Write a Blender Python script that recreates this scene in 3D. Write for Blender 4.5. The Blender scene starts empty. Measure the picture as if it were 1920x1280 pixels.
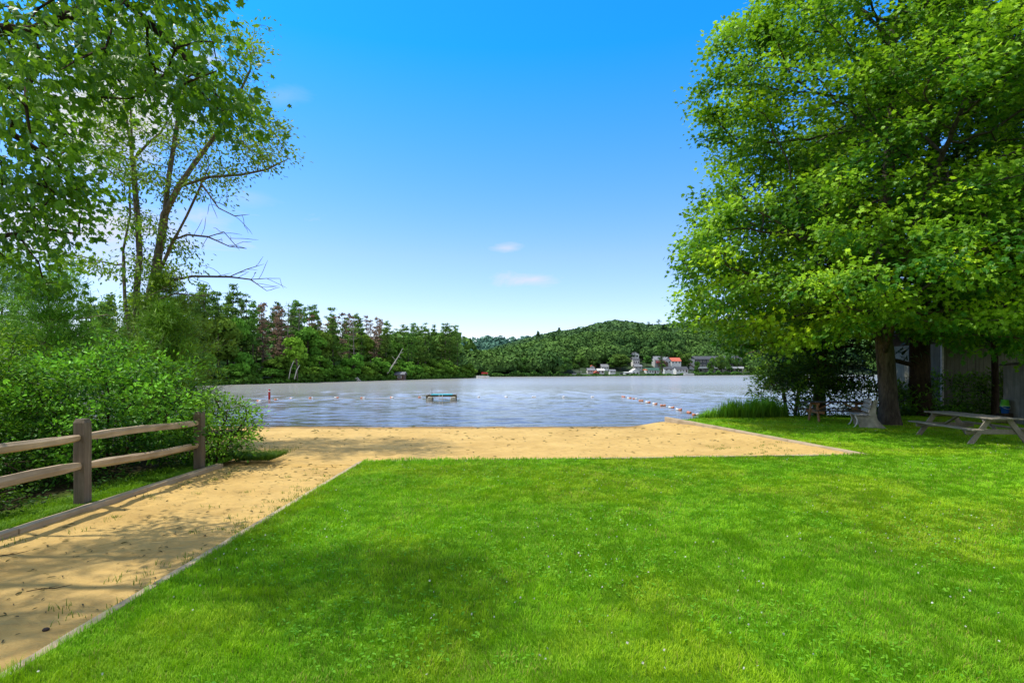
import bpy, math, random
import numpy as np
from mathutils import Vector, Matrix
rng = np.random.default_rng(7); random.seed(7)
S = bpy.context.scene; COL = S.collection
R = math.radians
F, H, CAMZ, WZ = 1050.0, 696.0, 2.0, -0.40      # survey constants taken from the photo: focal length in px, horizon row, eye height, lake level

def at(px, py, z=0.0):
    d = F * (CAMZ - z) / (py - H); return ((px - 960) / F * d, d, z)
def atd(px, py, d): return ((px - 960) / F * d, d, CAMZ - (py - H) * d / F)
def lin(r, g, b):
    return tuple((c / 255 / 12.92) if c <= 10 else ((c / 255 + .055) / 1.055) ** 2.4 for c in (r, g, b))

# ------------------------------------------------------------------ numpy noise
def vnoise(p, seed=0):
    p = np.asarray(p, float); i = np.floor(p).astype(np.int64); f = p - i; f = f * f * (3 - 2 * f); n = p.shape[1]; out = np.zeros(len(p))
    pr = (73856093, 19349663, 83492791)
    for c in range(1 << n):
        h = np.full(len(p), seed * 2654435761 + 12345, np.int64); w = np.ones(len(p))
        for a in range(n):
            b = (c >> a) & 1; h ^= (i[:, a] + b) * pr[a]; w *= f[:, a] if b else 1 - f[:, a]
        h = (h ^ (h >> 13)) * 1274126177 & 0x7fffffff; h = (h ^ (h >> 16)) * 668265263 & 0x7fffffff
        out += w * ((h & 0xffff) / 65535.0)
    return out
def fbm(p, seed=0, o=3):
    p = np.asarray(p, float); s = 0; a = .5; t = 0
    for k in range(o): s = s + a * vnoise(p * 2 ** k, seed + k); t += a; a *= .5
    return s / t
def unit(v): return v / np.maximum(np.linalg.norm(v, axis=-1, keepdims=True), 1e-9)
def rdir(n): return unit(rng.normal(size=(n, 3)))

# ------------------------------------------------------------------ object helpers
def tag(o, label=None, cat=None, group=None, kind=None):
    for k, v in (('label', label), ('category', cat), ('group', group), ('kind', kind)):
        if v: o[k] = v
    return o
def link(name, me, mat, parent=None):
    o = bpy.data.objects.new(name, me); COL.objects.link(o)
    if mat is not None and not len(me.materials): me.materials.append(mat)
    if parent is not None: o.parent = parent
    return o
def thing(name, label, cat, loc=(0, 0, 0), rz=0, group=None):
    o = bpy.data.objects.new(name, None); COL.objects.link(o); o.location = loc; o.rotation_euler = (0, 0, rz); o.empty_display_size = .2
    return tag(o, label, cat, group)
def copy_tree(o, parent=None):
    c = o.copy(); COL.objects.link(c); c.parent = parent
    for ch in o.children: copy_tree(ch, c)
    return c
def np_mesh(name, V, faces, col=None, smooth=False):
    """faces: int array (M,k) or a list of such arrays"""
    fl = faces if isinstance(faces, list) else [faces]
    me = bpy.data.meshes.new(name); V = np.asarray(V, np.float32)
    me.vertices.add(len(V)); me.vertices.foreach_set('co', V.ravel())
    idx = np.concatenate([f.ravel() for f in fl]).astype(np.int32); tot = np.concatenate([np.full(len(f), f.shape[1]) for f in fl]).astype(np.int32)
    me.loops.add(len(idx)); me.loops.foreach_set('vertex_index', idx)
    me.polygons.add(len(tot)); st = np.concatenate([[0], np.cumsum(tot)[:-1]]).astype(np.int32)
    me.polygons.foreach_set('loop_start', st)
    me.polygons.foreach_set('use_smooth', np.full(len(tot), smooth))
    if col is not None:
        a = me.color_attributes.new('col', 'FLOAT_COLOR', 'POINT'); c = np.ones((len(V), 4), np.float32); c[:, :3] = np.clip(col, 0.0005, 1); a.data.foreach_set('color', c.ravel())
    me.update(calc_edges=True); return me

class MB:
    def __init__(s): s.v = []; s.f = []; s.sm = []
    def add(s, vs, fs, smooth=False):
        b = len(s.v); s.v += [tuple(v) for v in vs]; s.f += [tuple(b + i for i in f) for f in fs]; s.sm += [smooth] * len(fs); return s
    def box(s, c, size, rot=None, taper=1.0, bev=0.0):
        x, y, z = (q / 2 for q in size); M = rot if rot is not None else Matrix()
        c = Vector(c)
        if bev <= 0:
            vs = [Vector((sx * x * (taper if sz > 0 else 1), sy * y * (taper if sz > 0 else 1), sz * z)) for sz in (-1, 1) for sx, sy in ((-1, -1), (1, -1), (1, 1), (-1, 1))]
            fs = [(3, 2, 1, 0), (4, 5, 6, 7), (0, 1, 5, 4), (1, 2, 6, 5), (2, 3, 7, 6), (3, 0, 4, 7)]
        else:
            b = min(bev, x * .9, y * .9, z * .9); ring = lambda dx, dy: [(-x + dx, -y), (x - dx, -y), (x, -y + dy), (x, y - dy), (x - dx, y), (-x + dx, y), (-x, y - dy), (-x, -y + dy)]
            vs = []
            for zz, k in ((-z, 1), (-z + b, 0), (z - b, 0), (z, 1)):
                for (px, py) in ring(b, b): vs.append(Vector((px * (1 - k * b / x), py * (1 - k * b / y), zz)))
            fs = [tuple(range(7, -1, -1)), tuple(range(24, 32))] + [(r * 8 + i, r * 8 + (i + 1) % 8, r * 8 + 8 + (i + 1) % 8, r * 8 + 8 + i) for r in range(3) for i in range(8)]
        return s.add([M.to_3x3() @ v + c for v in vs], fs)
    def bar(s, p, q, w, t, up=(0, 0, 1), bev=.006):
        p, q = Vector(p), Vector(q); d = q - p; L = d.length; z = d.normalized(); u = Vector(up); x = u.cross(z)
        if x.length < 1e-4: x = Vector((1, 0, 0))
        x.normalize(); y = z.cross(x); M = Matrix((x, y, z)).transposed().to_4x4()
        return s.box((p + q) / 2, (w, t, L), M, bev=bev)
    def tube(s, pts, rad, n=8, cap=True, jit=0, flat=1.0):
        pts = [Vector(p) for p in pts]; rad = rad if hasattr(rad, '__len__') else [rad] * len(pts); vs = []; ref = None
        for i, p in enumerate(pts):
            t = (pts[min(i + 1, len(pts) - 1)] - pts[max(i - 1, 0)]).normalized()
            if ref is None: ref = Vector((0, 0, 1)) if abs(t.z) < .9 else Vector((1, 0, 0))
            x = (ref - t * ref.dot(t)).normalized(); y = t.cross(x); ref = x
            for k in range(n):
                a = 2 * math.pi * k / n; r = rad[i] * (1 + random.uniform(-jit, jit)); vs.append(p + x * math.cos(a) * r * flat + y * math.sin(a) * r)
        fs = [(i * n + k, i * n + (k + 1) % n, (i + 1) * n + (k + 1) % n, (i + 1) * n + k) for i in range(len(pts) - 1) for k in range(n)]
        if cap: fs += [tuple(range(n - 1, -1, -1)), tuple(range((len(pts) - 1) * n, len(pts) * n))]
        return s.add(vs, fs, True)
    def lathe(s, prof, c=(0, 0, 0), n=12, M=None):
        c = Vector(c); M = M or Matrix(); vs = [M.to_3x3() @ Vector((r * math.cos(2 * math.pi * k / n), r * math.sin(2 * math.pi * k / n), z)) + c for r, z in prof for k in range(n)]
        fs = [(i * n + k, i * n + (k + 1) % n, (i + 1) * n + (k + 1) % n, (i + 1) * n + k) for i in range(len(prof) - 1) for k in range(n)] + [tuple(range(n - 1, -1, -1)), tuple(range((len(prof) - 1) * n, len(prof) * n))]
        return s.add(vs, fs, True)
    def prism(s, poly, y0, y1, plane='xz', off=(0, 0, 0)):
        n = len(poly); P = (lambda a, b, y: (a + off[0], y + off[1], b + off[2])) if plane == 'xz' else ((lambda a, b, y: (y + off[0], a + off[1], b + off[2])) if plane == 'yz' else (lambda a, b, y: (a + off[0], b + off[1], y + off[2])))
        return s.add([P(a, b, y0) for a, b in poly] + [P(a, b, y1) for a, b in poly], [tuple(range(n)), tuple(range(2 * n - 1, n - 1, -1))] + [(i, i + n, (i + 1) % n + n, (i + 1) % n) for i in range(n)])
    def build(s, name, mat, parent=None):
        me = bpy.data.meshes.new(name); me.from_pydata(s.v, [], s.f); me.polygons.foreach_set('use_smooth', s.sm)
        import bmesh
        bm = bmesh.new(); bm.from_mesh(me); bmesh.ops.recalc_face_normals(bm, faces=bm.faces); bm.to_mesh(me); bm.free(); me.update()
        return link(name, me, mat, parent)

# ------------------------------------------------------------------ materials
def newmat(name):
    m = bpy.data.materials.new(name); m.use_nodes = True; nt = m.node_tree; b = nt.nodes['Principled BSDF']; return m, nt, b
def nd(nt, typ, ins=None, **props):
    n = nt.nodes.new(typ)
    for k, v in props.items(): setattr(n, k, v)
    for k, v in (ins or {}).items():
        if isinstance(v, bpy.types.NodeSocket): nt.links.new(v, n.inputs[k])
        else: n.inputs[k].default_value = v
    return n
def c4(c): return (c[0], c[1], c[2], 1)
def ramp(nt, fac, stops):
    r = nd(nt, 'ShaderNodeValToRGB', {'Fac': fac}); e = r.color_ramp.elements
    while len(e) < len(stops): e.new(.5)
    for q, (p, c) in zip(e, stops): q.position = p; q.color = c4(c)
    return r.outputs['Color']
def noise(nt, vec, scale, detail=4, rough=.55, dist=0):
    return nd(nt, 'ShaderNodeTexNoise', {'Vector': vec, 'Scale': scale, 'Detail': detail, 'Roughness': rough, 'Distortion': dist}).outputs['Fac']
def mixc(nt, f, a, b, mode='MIX'):
    n = nd(nt, 'ShaderNodeMix', data_type='RGBA', blend_type=mode)
    for i, v in ((0, f), (6, a), (7, b)):
        if isinstance(v, bpy.types.NodeSocket): nt.links.new(v, n.inputs[i])
        else: n.inputs[i].default_value = v if i == 0 else c4(v)
    return n.outputs[2]
def mth(nt, op, a, b=0.0, c=None):
    n = nd(nt, 'ShaderNodeMath', operation=op)
    for i, v in enumerate((a, b) + ((c,) if c is not None else ())):
        if isinstance(v, bpy.types.NodeSocket): nt.links.new(v, n.inputs[i])
        else: n.inputs[i].default_value = v
    return n.outputs[0]
def mapr(nt, v, a, b, c, d):
    return nd(nt, 'ShaderNodeMapRange', {'Value': v, 'From Min': a, 'From Max': b, 'To Min': c, 'To Max': d}).outputs[0]
def scaled(nt, sx, sy, sz, world=False):
    src = nd(nt, 'ShaderNodeNewGeometry').outputs['Position'] if world else nd(nt, 'ShaderNodeTexCoord').outputs['Object']
    return nd(nt, 'ShaderNodeMapping', {'Vector': src, 'Scale': (sx, sy, sz)}).outputs[0]
def bump(nt, b, h, strength, dist=.02):
    n = nd(nt, 'ShaderNodeBump', {'Height': h, 'Strength': strength, 'Distance': dist}); nt.links.new(n.outputs[0], b.inputs['Normal'])

def leaf_mat(name, trans=.3, rough=.5, var=.25, spec=.3, boost=1.0):
    m, nt, b = newmat(name)
    a = nd(nt, 'ShaderNodeAttribute', attribute_name='col').outputs['Color']
    rnd = nd(nt, 'ShaderNodeObjectInfo').outputs['Random']
    hs = nd(nt, 'ShaderNodeHueSaturation', {'Color': a, 'Hue': mapr(nt, rnd, 0, 1, .5 - var * .06, .5 + var * .06), 'Saturation': 1.0, 'Value': mapr(nt, mth(nt, 'FRACT', mth(nt, 'MULTIPLY', rnd, 7.31)), 0, 1, boost * (1 - var), boost * (1 + var))}).outputs[0]
    nt.links.new(hs, b.inputs['Base Color']); b.inputs['Roughness'].default_value = rough; b.inputs['Specular IOR Level'].default_value = spec
    tcol = mixc(nt, .4, hs, (.22, .40, .02), 'MIX')
    t = nd(nt, 'ShaderNodeBsdfTranslucent', {'Color': tcol if trans > .2 else hs})
    mx = nd(nt, 'ShaderNodeMixShader', {0: trans, 1: b.outputs[0], 2: t.outputs[0]}); nt.links.new(mx.outputs[0], nt.nodes['Material Output'].inputs['Surface'])
    return m
def wood_mat(name, dark, light, axis=2, rough=.85, grain=22, stain_or_shade=None):
    m, nt, b = newmat(name); sc = [grain] * 3; sc[axis] = grain * .05
    v = scaled(nt, *sc); n1 = noise(nt, v, 1, 6, .65, .6); n2 = noise(nt, scaled(nt, 2.3, 2.3, 2.3), 1, 4)
    c = ramp(nt, n1, [(.25, dark), (.55, tuple((p + q) / 2 for p, q in zip(dark, light))), (.8, light)])
    c = mixc(nt, mapr(nt, n2, .35, .75, 0, .55), c, stain_or_shade or tuple(q * .55 for q in dark))
    nt.links.new(c, b.inputs['Base Color']); b.inputs['Roughness'].default_value = rough; b.inputs['Specular IOR Level'].default_value = .2; bump(nt, b, n1, .6, .012); return m
def bark_mat(name, dark, light, sx=9, sz=2.2, moss=None):
    m, nt, b = newmat(name); v = scaled(nt, sx, sx, sz, True); n1 = noise(nt, v, 1, 7, .65, .8); n2 = noise(nt, scaled(nt, 1.1, 1.1, 1.1, True), 1, 4)
    c = ramp(nt, n1, [(.3, dark), (.62, light), (.8, tuple(min(1, q * 1.35) for q in light))])
    c = mixc(nt, mapr(nt, n2, .45, .75, 0, .6), c, moss or tuple(q * .6 for q in dark))
    nt.links.new(c, b.inputs['Base Color']); b.inputs['Roughness'].default_value = .95; b.inputs['Specular IOR Level'].default_value = .1; bump(nt, b, n1, 1.0, .06); return m
def plain(name, col, rough=.6, var=.12, scale=6, metal=0, spec=.35):
    m, nt, b = newmat(name); n = noise(nt, scaled(nt, scale, scale, scale), 1, 5)
    c = mixc(nt, mapr(nt, n, .3, .75, 0, 1), tuple(q * (1 - var * 1.6) for q in col), tuple(min(1, q * (1 + var)) for q in col))
    nt.links.new(c, b.inputs['Base Color']); b.inputs['Roughness'].default_value = rough; b.inputs['Metallic'].default_value = metal; b.inputs['Specular IOR Level'].default_value = spec; return m

M = {}
M['leaf'] = leaf_mat('maple_leaf', .42, .5)
M['leaf_near'] = leaf_mat('overhead_leaf', .42, .42)
M['bushleaf'] = leaf_mat('shrub_leaf', .32, .5, spec=.2)
M['needle'] = leaf_mat('needles', .2, .6)
M['far_leaf'] = leaf_mat('far_leaf', .2, .8, var=.26, spec=.1)
M['hill_leaf'] = leaf_mat('hill_leaf', .05, .9, var=.0, spec=.05)
M['grass'] = leaf_mat('grass_blades', .38, .6, var=0, spec=.25)
M['bark'] = bark_mat('maple_bark', (.030, .024, .018), (.135, .112, .085))
M['bark_dark'] = bark_mat('dark_bark', (.018, .013, .009), (.085, .06, .04))
M['bark_twig'] = bark_mat('stem_bark', (.06, .047, .036), (.26, .205, .155), 14, 5)
M['bark_red'] = bark_mat('evergreen_bark', (.03, .016, .01), (.14, .075, .045))
M['bark_pine'] = bark_mat('pine_bark', (.05, .038, .032), (.17, .13, .11), 3, .8)
M['bark_grey'] = bark_mat('snag_bark', (.12, .10, .09), (.33, .29, .26), 3, .8)
M['bark_white'] = bark_mat('white_bark', (.30, .28, .25), (.62, .60, .55), 3, .8)
M['post'] = wood_mat('fence_post_wood', (.10, .078, .054), (.29, .235, .172), 2)
M['rail'] = wood_mat('fence_rail_wood', (.34, .24, .145), (.76, .59, .40), 1, grain=18)
M['timber'] = wood_mat('edging_wood', (.33, .25, .15), (.62, .50, .34), 1, grain=16)
M['timber_x'] = wood_mat('edging_wood_across', (.24, .18, .11), (.48, .40, .28), 0, grain=16)
M['weathered'] = wood_mat('weathered_table_wood', (.17, .14, .11), (.40, .35, .28), 1, stain_or_shade=(.13, .12, .06))
M['brownwood'] = wood_mat('brown_table_wood', (.24, .11, .045), (.55, .29, .12), 0)
M['darkwood'] = wood_mat('old_tabletop_wood', (.05, .04, .03), (.17, .14, .11), 0)
M['slat'] = wood_mat('bench_slat_wood', (.26, .24, .21), (.52, .48, .43), 1)
M['concrete'] = plain('concrete', (.33, .31, .24), .9, .3, 5)
M['white_metal'] = plain('white_painted_iron', (.62, .60, .55), .5, .15, 9)

# ground under the grass
m, nt, b = newmat('soil_and_turf'); wp = scaled(nt, 1, 1, 1, True); sx = nd(nt, 'ShaderNodeSeparateXYZ', {0: wp})
n1 = noise(nt, wp, 1.3, 5); n2 = noise(nt, wp, 14, 4)
g = ramp(nt, n1, [(.3, (.07, .17, .006)), (.6, (.12, .26, .010)), (.8, (.20, .28, .02))])
g = mixc(nt, mapr(nt, n2, .4, .8, 0, .6), g, (.035, .05, .012))
soil = ramp(nt, n1, [(.3, (.022, .015, .009)), (.55, (.035, .03, .012)), (.75, (.055, .07, .014))])
c = mixc(nt, mapr(nt, sx.outputs[0], -6.6, -7.6, 0, 1), g, soil)
far = mth(nt, 'MULTIPLY', mapr(nt, sx.outputs[1], 17, 20, 0, 1), mapr(nt, n1, .45, .6, 0, 1)); c = mixc(nt, far, c, (.12, .09, .04))
nt.links.new(c, b.inputs['Base Color']); b.inputs['Roughness'].default_value = 1; b.inputs['Specular IOR Level'].default_value = .1; bump(nt, b, n2, .8, .03); M['ground'] = m
# sand
m, nt, b = newmat('beach_sand'); wp = scaled(nt, 1, 1, 1, True); sx = nd(nt, 'ShaderNodeSeparateXYZ', {0: wp})
n1 = noise(nt, wp, .7, 5, .6); n2 = noise(nt, scaled(nt, 5, 9, 5, True), 1, 6, .65); n3 = noise(nt, wp, 160, 3, .7)
c = ramp(nt, n1, [(.3, (.47, .298, .090)), (.55, (.60, .395, .128)), (.78, (.66, .45, .16))])
c = mixc(nt, mapr(nt, n2, .52, .78, 0, .55), c, (.30, .17, .055))
c = mixc(nt, mapr(nt, n3, .35, .75, 0, .30), c, (.62, .44, .2))
wet = mapr(nt, sx.outputs[2], -.315, -.375, 0, .9); c = mixc(nt, wet, c, (.24, .15, .06))
nt.links.new(c, b.inputs['Base Color']); b.inputs['Roughness'].default_value = .95; b.inputs['Specular IOR Level'].default_value = .15
hh = mth(nt, 'ADD', mth(nt, 'MULTIPLY', n2, 1.0), mth(nt, 'MULTIPLY', n3, .12)); 
fp = nd(nt, 'ShaderNodeTexVoronoi', {'Vector': nd(nt, 'ShaderNodeMapping', {'Vector': wp, 'Scale': (2.6, 3.4, 1)}).outputs[0], 'Scale': 1.0, 'Randomness': 1.0}, feature='SMOOTH_F1').outputs['Distance']
hh = mth(nt, 'ADD', hh, mth(nt, 'MULTIPLY', mapr(nt, fp, .05, .38, -.9, 0), 1.0)); bump(nt, b, hh, .9, .075); M['sand'] = m
# water
m, nt, b = newmat('lake_water'); gp = nd(nt, 'ShaderNodeNewGeometry').outputs['Position']; sx = nd(nt, 'ShaderNodeSeparateXYZ', {0: gp})
w1 = noise(nt, nd(nt, 'ShaderNodeMapping', {'Vector': gp, 'Scale': (.55, 1.9, 1), 'Rotation': (0, 0, R(7))}).outputs[0], 1, 3, .5, .5)
w2 = noise(nt, nd(nt, 'ShaderNodeMapping', {'Vector': gp, 'Scale': (1.6, 5.2, 1), 'Rotation': (0, 0, R(-10))}).outputs[0], 1, 3, .55, .3)
gust = noise(nt, nd(nt, 'ShaderNodeMapping', {'Vector': gp, 'Scale': (.018, .06, 1)}).outputs[0], 1, 3, .5, .4)
hw = mth(nt, 'ADD', w1, mth(nt, 'MULTIPLY', w2, .42))
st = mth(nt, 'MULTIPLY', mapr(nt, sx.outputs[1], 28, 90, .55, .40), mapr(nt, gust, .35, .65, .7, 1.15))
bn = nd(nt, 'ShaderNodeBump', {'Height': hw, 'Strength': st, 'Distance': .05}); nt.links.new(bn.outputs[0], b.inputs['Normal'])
c = mixc(nt, mapr(nt, mth(nt, 'ADD', sx.outputs[1], mth(nt, 'MULTIPLY', gust, 22)), 38, 78, 0, 1), (.105, .096, .078), (.38, .372, .355))  # base colour pales with distance, painting in sky reflection and haze
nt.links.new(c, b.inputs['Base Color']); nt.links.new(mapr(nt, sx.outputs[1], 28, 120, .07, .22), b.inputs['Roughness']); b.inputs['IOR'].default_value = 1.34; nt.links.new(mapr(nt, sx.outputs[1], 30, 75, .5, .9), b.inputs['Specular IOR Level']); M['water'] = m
# hillside soil under far forest; far slope tinted blue to paint in haze
M['hill'] = plain('hillside_soil', (.03, .06, .02), 1, .3, .05); M['hill_far'] = plain('far_hillside_haze_tint', (.05, .10, .09), 1, .3, .02)

# ------------------------------------------------------------------ foliage builder
T_KITE = np.array([(0, 0, 0), (.55, -.36, .07), (1, 0, -.05), (.55, .36, .07)]); F_KITE = [(0, 1, 2), (0, 2, 3)]
T_ELL = np.array([(0, 0, 0), (.3, -.22, .05), (.7, -.2, .04), (1, 0, -.08), (.7, .2, .04), (.3, .22, .05)]); F_ELL = [(0, 1, 2, 3), (0, 3, 4, 5)]
T_MAP = np.array([(0, 0, 0), (.12, -.45, .02), (.42, -.30, .04), (.62, -.50, -.04), (.68, -.16, .03), (1.05, 0, -.1), (.68, .16, .03), (.62, .50, -.04), (.42, .30, .04), (.12, .45, .02)]); F_MAP = [(0, 1, 2, 3, 4, 5), (0, 5, 6, 7, 8, 9)]
T_QUAD = np.array([(-.5, -.5, 0), (.5, -.5, .12), (.5, .5, 0), (-.5, .5, .12)]); F_QUAD = [(0, 1, 2, 3)]
T_NEED = np.array([(0, -.035, 0), (1, 0, 0), (0, .035, 0)]); F_NEED = [(0, 1, 2)]
def foliage(P, T, Nn, size, col, tmpl, faces):
    n = len(P); k = len(tmpl); T = unit(T); B = unit(np.cross(Nn, T)); Nn = np.cross(T, B); size = np.broadcast_to(np.asarray(size, float), (n,))[:, None, None]
    V = P[:, None, :] + size * (tmpl[None, :, 0:1] * T[:, None, :] + tmpl[None, :, 1:2] * B[:, None, :] + tmpl[None, :, 2:3] * Nn[:, None, :])
    Fs = (np.arange(n)[:, None, None] * k + np.array(faces)[None]).reshape(-1, len(faces[0]))
    return V.reshape(-1, 3), Fs, np.repeat(col, k, axis=0)
def lerp(a, b, t): return np.asarray(a)[None] * (1 - t[:, None]) + np.asarray(b)[None] * t[:, None]

# ------------------------------------------------------------------ branching trees (space colonisation)
def grow(seed, par, attr, D=.35, dk=.55, di=1e9, it=90, trop=(0, 0, .06)):
    P = [np.array(p, float) for p in seed]; par = list(par); A = np.array(attr, float); near = np.full(len(A), -1); nd_ = np.full(len(A), 1e18); start = 0; trop = np.array(trop)
    seen = set()
    for _ in range(it):
        Q = np.array(P[start:])
        if len(Q) and len(A):
            d2 = ((A[:, None] - Q[None]) ** 2).sum(-1); j = d2.argmin(1); dm = d2[np.arange(len(A)), j]; b = dm < nd_; nd_[b] = dm[b]; near[b] = j[b] + start
        keep = nd_ > dk * dk; A = A[keep]; near = near[keep]; nd_ = nd_[keep]
        if not len(A): break
        use = nd_ < di * di
        if not use.any(): break
        Pn = np.array(P); dirs = unit(A - Pn[near]); acc = np.zeros_like(Pn); np.add.at(acc, near[use], dirs[use]); act = np.unique(near[use]); start = len(P)
        for i in act:
            v = acc[i]; L = np.linalg.norm(v)
            if L < 1e-6: continue
            v = v / L + trop + rng.normal(size=3) * .10; v /= np.linalg.norm(v); q = P[i] + v * D; key = (int(i), tuple(np.round(v, 1)))
            if key in seen: continue
            seen.add(key); P.append(q); par.append(int(i))
        if len(P) == start: break
    return np.array(P), np.array(par)
def radii(par, base, tip=.006, e=2.3):
    n = len(par); cnt = np.zeros(n); ch = [[] for _ in range(n)]
    for i, p in enumerate(par):
        if p >= 0: ch[p].append(i)
    for i in range(n - 1, -1, -1):
        if not ch[i]: cnt[i] = 1
        if par[i] >= 0: cnt[par[i]] += cnt[i]
    return np.maximum(tip, base * (cnt / cnt[0]) ** (1 / e)), ch, cnt
def skeleton_mesh(mb, P, par, rad, ch, minr=0.0, flare=None):
    roots = [i for i in range(len(par)) if par[i] < 0]; stack = [(r, None) for r in roots]
    while stack:
        i, p = stack.pop(); chain = [] if p is None else [p]; rr = [] if p is None else [rad[i]]
        while True:
            chain.append(i); rr.append(rad[i])
            if not ch[i]: break
            k = max(ch[i], key=lambda q: rad[q]); stack += [(q, i) for q in ch[i] if q != k]; i = k
        if len(chain) < 2 or rr[0] < minr: continue
        if p is None and flare: 
            z0 = P[chain[0]][2]; rr = [r * (1 + flare * math.exp(-(P[c][2] - z0) * 2.2)) for r, c in zip(rr, chain)]
        n = 14 if rr[0] > .15 else 8 if rr[0] > .05 else 5 if rr[0] > .018 else 3
        rr[-1] *= .4; mb.tube([P[c] for c in chain], rr, n, False, .05 if n > 8 else 0)
def clumps(P, idx, nper, sig, flat=.6):
    C = np.repeat(P[idx], nper, axis=0); off = rng.normal(size=(len(C), 3)) * sig; off[:, 2] *= flat
    return C + off, np.repeat(np.arange(len(idx)), nper), off
def pads(n, c, r, inner, zmin, rad, th, m, seed=1, lump=.15, sc=.3, keep=None, tilt=.45):
    C = shell(n, c, r, inner, zmin, lump, seed, sc)
    if keep is not None: C = C[keep(C)]
    out = unit((C - np.asarray(c)) / np.asarray(r)); nz = unit(np.array([0, 0, 1.]) + out * tilt + rng.normal(size=C.shape) * .15); t1 = unit(np.cross(nz, rdir(len(C)))); t2 = np.cross(nz, t1); rr = rad * (.65 + .7 * rng.random(len(C)))
    a = rng.random((len(C), m)) * 6.283; q = np.sqrt(rng.random((len(C), m))) * rr[:, None]; dep = rng.normal(size=(len(C), m)) * th
    A = C[:, None] + (np.cos(a) * q)[..., None] * t1[:, None] + (np.sin(a) * q)[..., None] * t2[:, None] + (dep - .25 * q ** 2 / rad)[..., None] * nz[:, None]
    return C, A.reshape(-1, 3)
def broad_leaves(P, par, cnt, centre, nper, sig, size, dark, light, maxcnt=3, tmpl=(T_MAP, F_MAP), bright=None, droop=.35, tilt=.55, shade=None, pad=None, face=.35):
    idx = np.where(cnt <= maxcnt)[0]; L, cid, off = clumps(P, idx, nper, sig)
    out = unit(L - np.asarray(centre)); n = len(L)
    T = unit(out * .6 + unit(off) * .8 + rng.normal(size=(n, 3)) * .5 + np.array([0, 0, -droop])); Nn = unit(np.array([0, 0, 1.0]) + out * face + rng.normal(size=(n, 3)) * tilt)
    cr = .03 + .42 * rng.random(len(idx)) ** 1.4 + .55 * np.clip((vnoise(P[idx] * (.6 if sig > .25 else 1.7), 3) - .45) * 5, 0, 1)
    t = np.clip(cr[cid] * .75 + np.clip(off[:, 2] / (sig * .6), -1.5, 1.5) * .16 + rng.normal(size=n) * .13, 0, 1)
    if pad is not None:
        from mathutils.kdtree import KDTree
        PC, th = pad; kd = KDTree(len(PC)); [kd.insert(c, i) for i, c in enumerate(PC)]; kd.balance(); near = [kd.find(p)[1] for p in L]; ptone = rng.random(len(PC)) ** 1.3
        t = np.clip(.13 + .62 * ptone[near] + .34 * np.clip((L[:, 2] - PC[near][:, 2]) / th, -1.2, 1.2) + rng.normal(size=n) * .12, 0, 1)  # leaf colour lighter at each pad's top, painting in light from above
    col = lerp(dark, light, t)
    if bright is not None: col += np.asarray(bright)[None] * (np.clip(t - .72, 0, 1) * 3)[:, None]
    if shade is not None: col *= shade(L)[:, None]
    return foliage(L, T, Nn, size * (.65 + .6 * rng.random(n)), col, *tmpl)
def add_fol(name, parts, mat, parent):
    V = []; Fc = {}; C = []; b = 0
    for v, f, c in parts:
        V.append(v); Fc.setdefault(f.shape[1], []).append(f + b); C.append(c); b += len(v)
    me = np_mesh(name, np.concatenate(V), [np.concatenate(x) for x in Fc.values()], np.concatenate(C)); return link(name, me, mat, parent)
def shell(n, c, r, inner=.55, zmin=-1, lump=.0, seed=1, sc=.35):
    """points between inner and the full radius of an egg, thinned by lumpy noise"""
    out = []
    while sum(len(o) for o in out) < n:
        d = rdir(n * 2); rr = (inner ** 3 + rng.random(n * 2) * (1 - inner ** 3)) ** (1 / 3); lob = 1 - lump + lump * 1.6 * vnoise(d * 2.3 + 9, seed)
        p = np.asarray(c) + d * (rr * lob)[:, None] * np.asarray(r); k = (d[:, 2] > zmin) & (vnoise(p * sc + 31, seed + 5) > .36); out.append(p[k])
    return np.concatenate(out)[:n]

# ------------------------------------------------------------------ world, sun, camera
SUN_AZ, SUN_EL = R(-86), R(64)        # compass style: from +Y towards +X
w = bpy.data.worlds.new('World'); S.world = w; w.use_nodes = True; nt = w.node_tree; bg = nt.nodes['Background']
sky = nd(nt, 'ShaderNodeTexSky', sky_type='NISHITA', sun_disc=False, sun_elevation=SUN_EL, sun_rotation=SUN_AZ, altitude=200, air_density=1.0, dust_density=.6, ozone_density=2.0)
g = nd(nt, 'ShaderNodeNewGeometry'); tc = nd(nt, 'ShaderNodeTexCoord').outputs['Generated']; sp = nd(nt, 'ShaderNodeSeparateXYZ', {0: tc})
yy = mth(nt, 'MAXIMUM', sp.outputs[1], .05); u = mth(nt, 'DIVIDE', sp.outputs[0], yy); v = mth(nt, 'DIVIDE', sp.outputs[2], yy)
hs = nd(nt, 'ShaderNodeHueSaturation', {'Color': sky.outputs[0], 'Hue': .5, 'Saturation': 1.30, 'Value': 1.75}).outputs[0]
hs = mixc(nt, 1.0, hs, ramp(nt, sp.outputs[2], [(0.0, (1.0, .90, 1.0)), (.2, (1.0, .86, 1.0)), (.5, (.12, .80, 1.04))]), 'MULTIPLY')
hs = nd(nt, 'ShaderNodeVectorMath', {0: hs, 1: mapr(nt, sp.outputs[2], .0, .5, 1.25, 1.8)}, operation='MULTIPLY').outputs[0]
cl = None; nz = noise(nt, nd(nt, 'ShaderNodeMapping', {'Vector': tc, 'Scale': (9, 9, 26)}).outputs[0], 1, 6, .6, .6)
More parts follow.
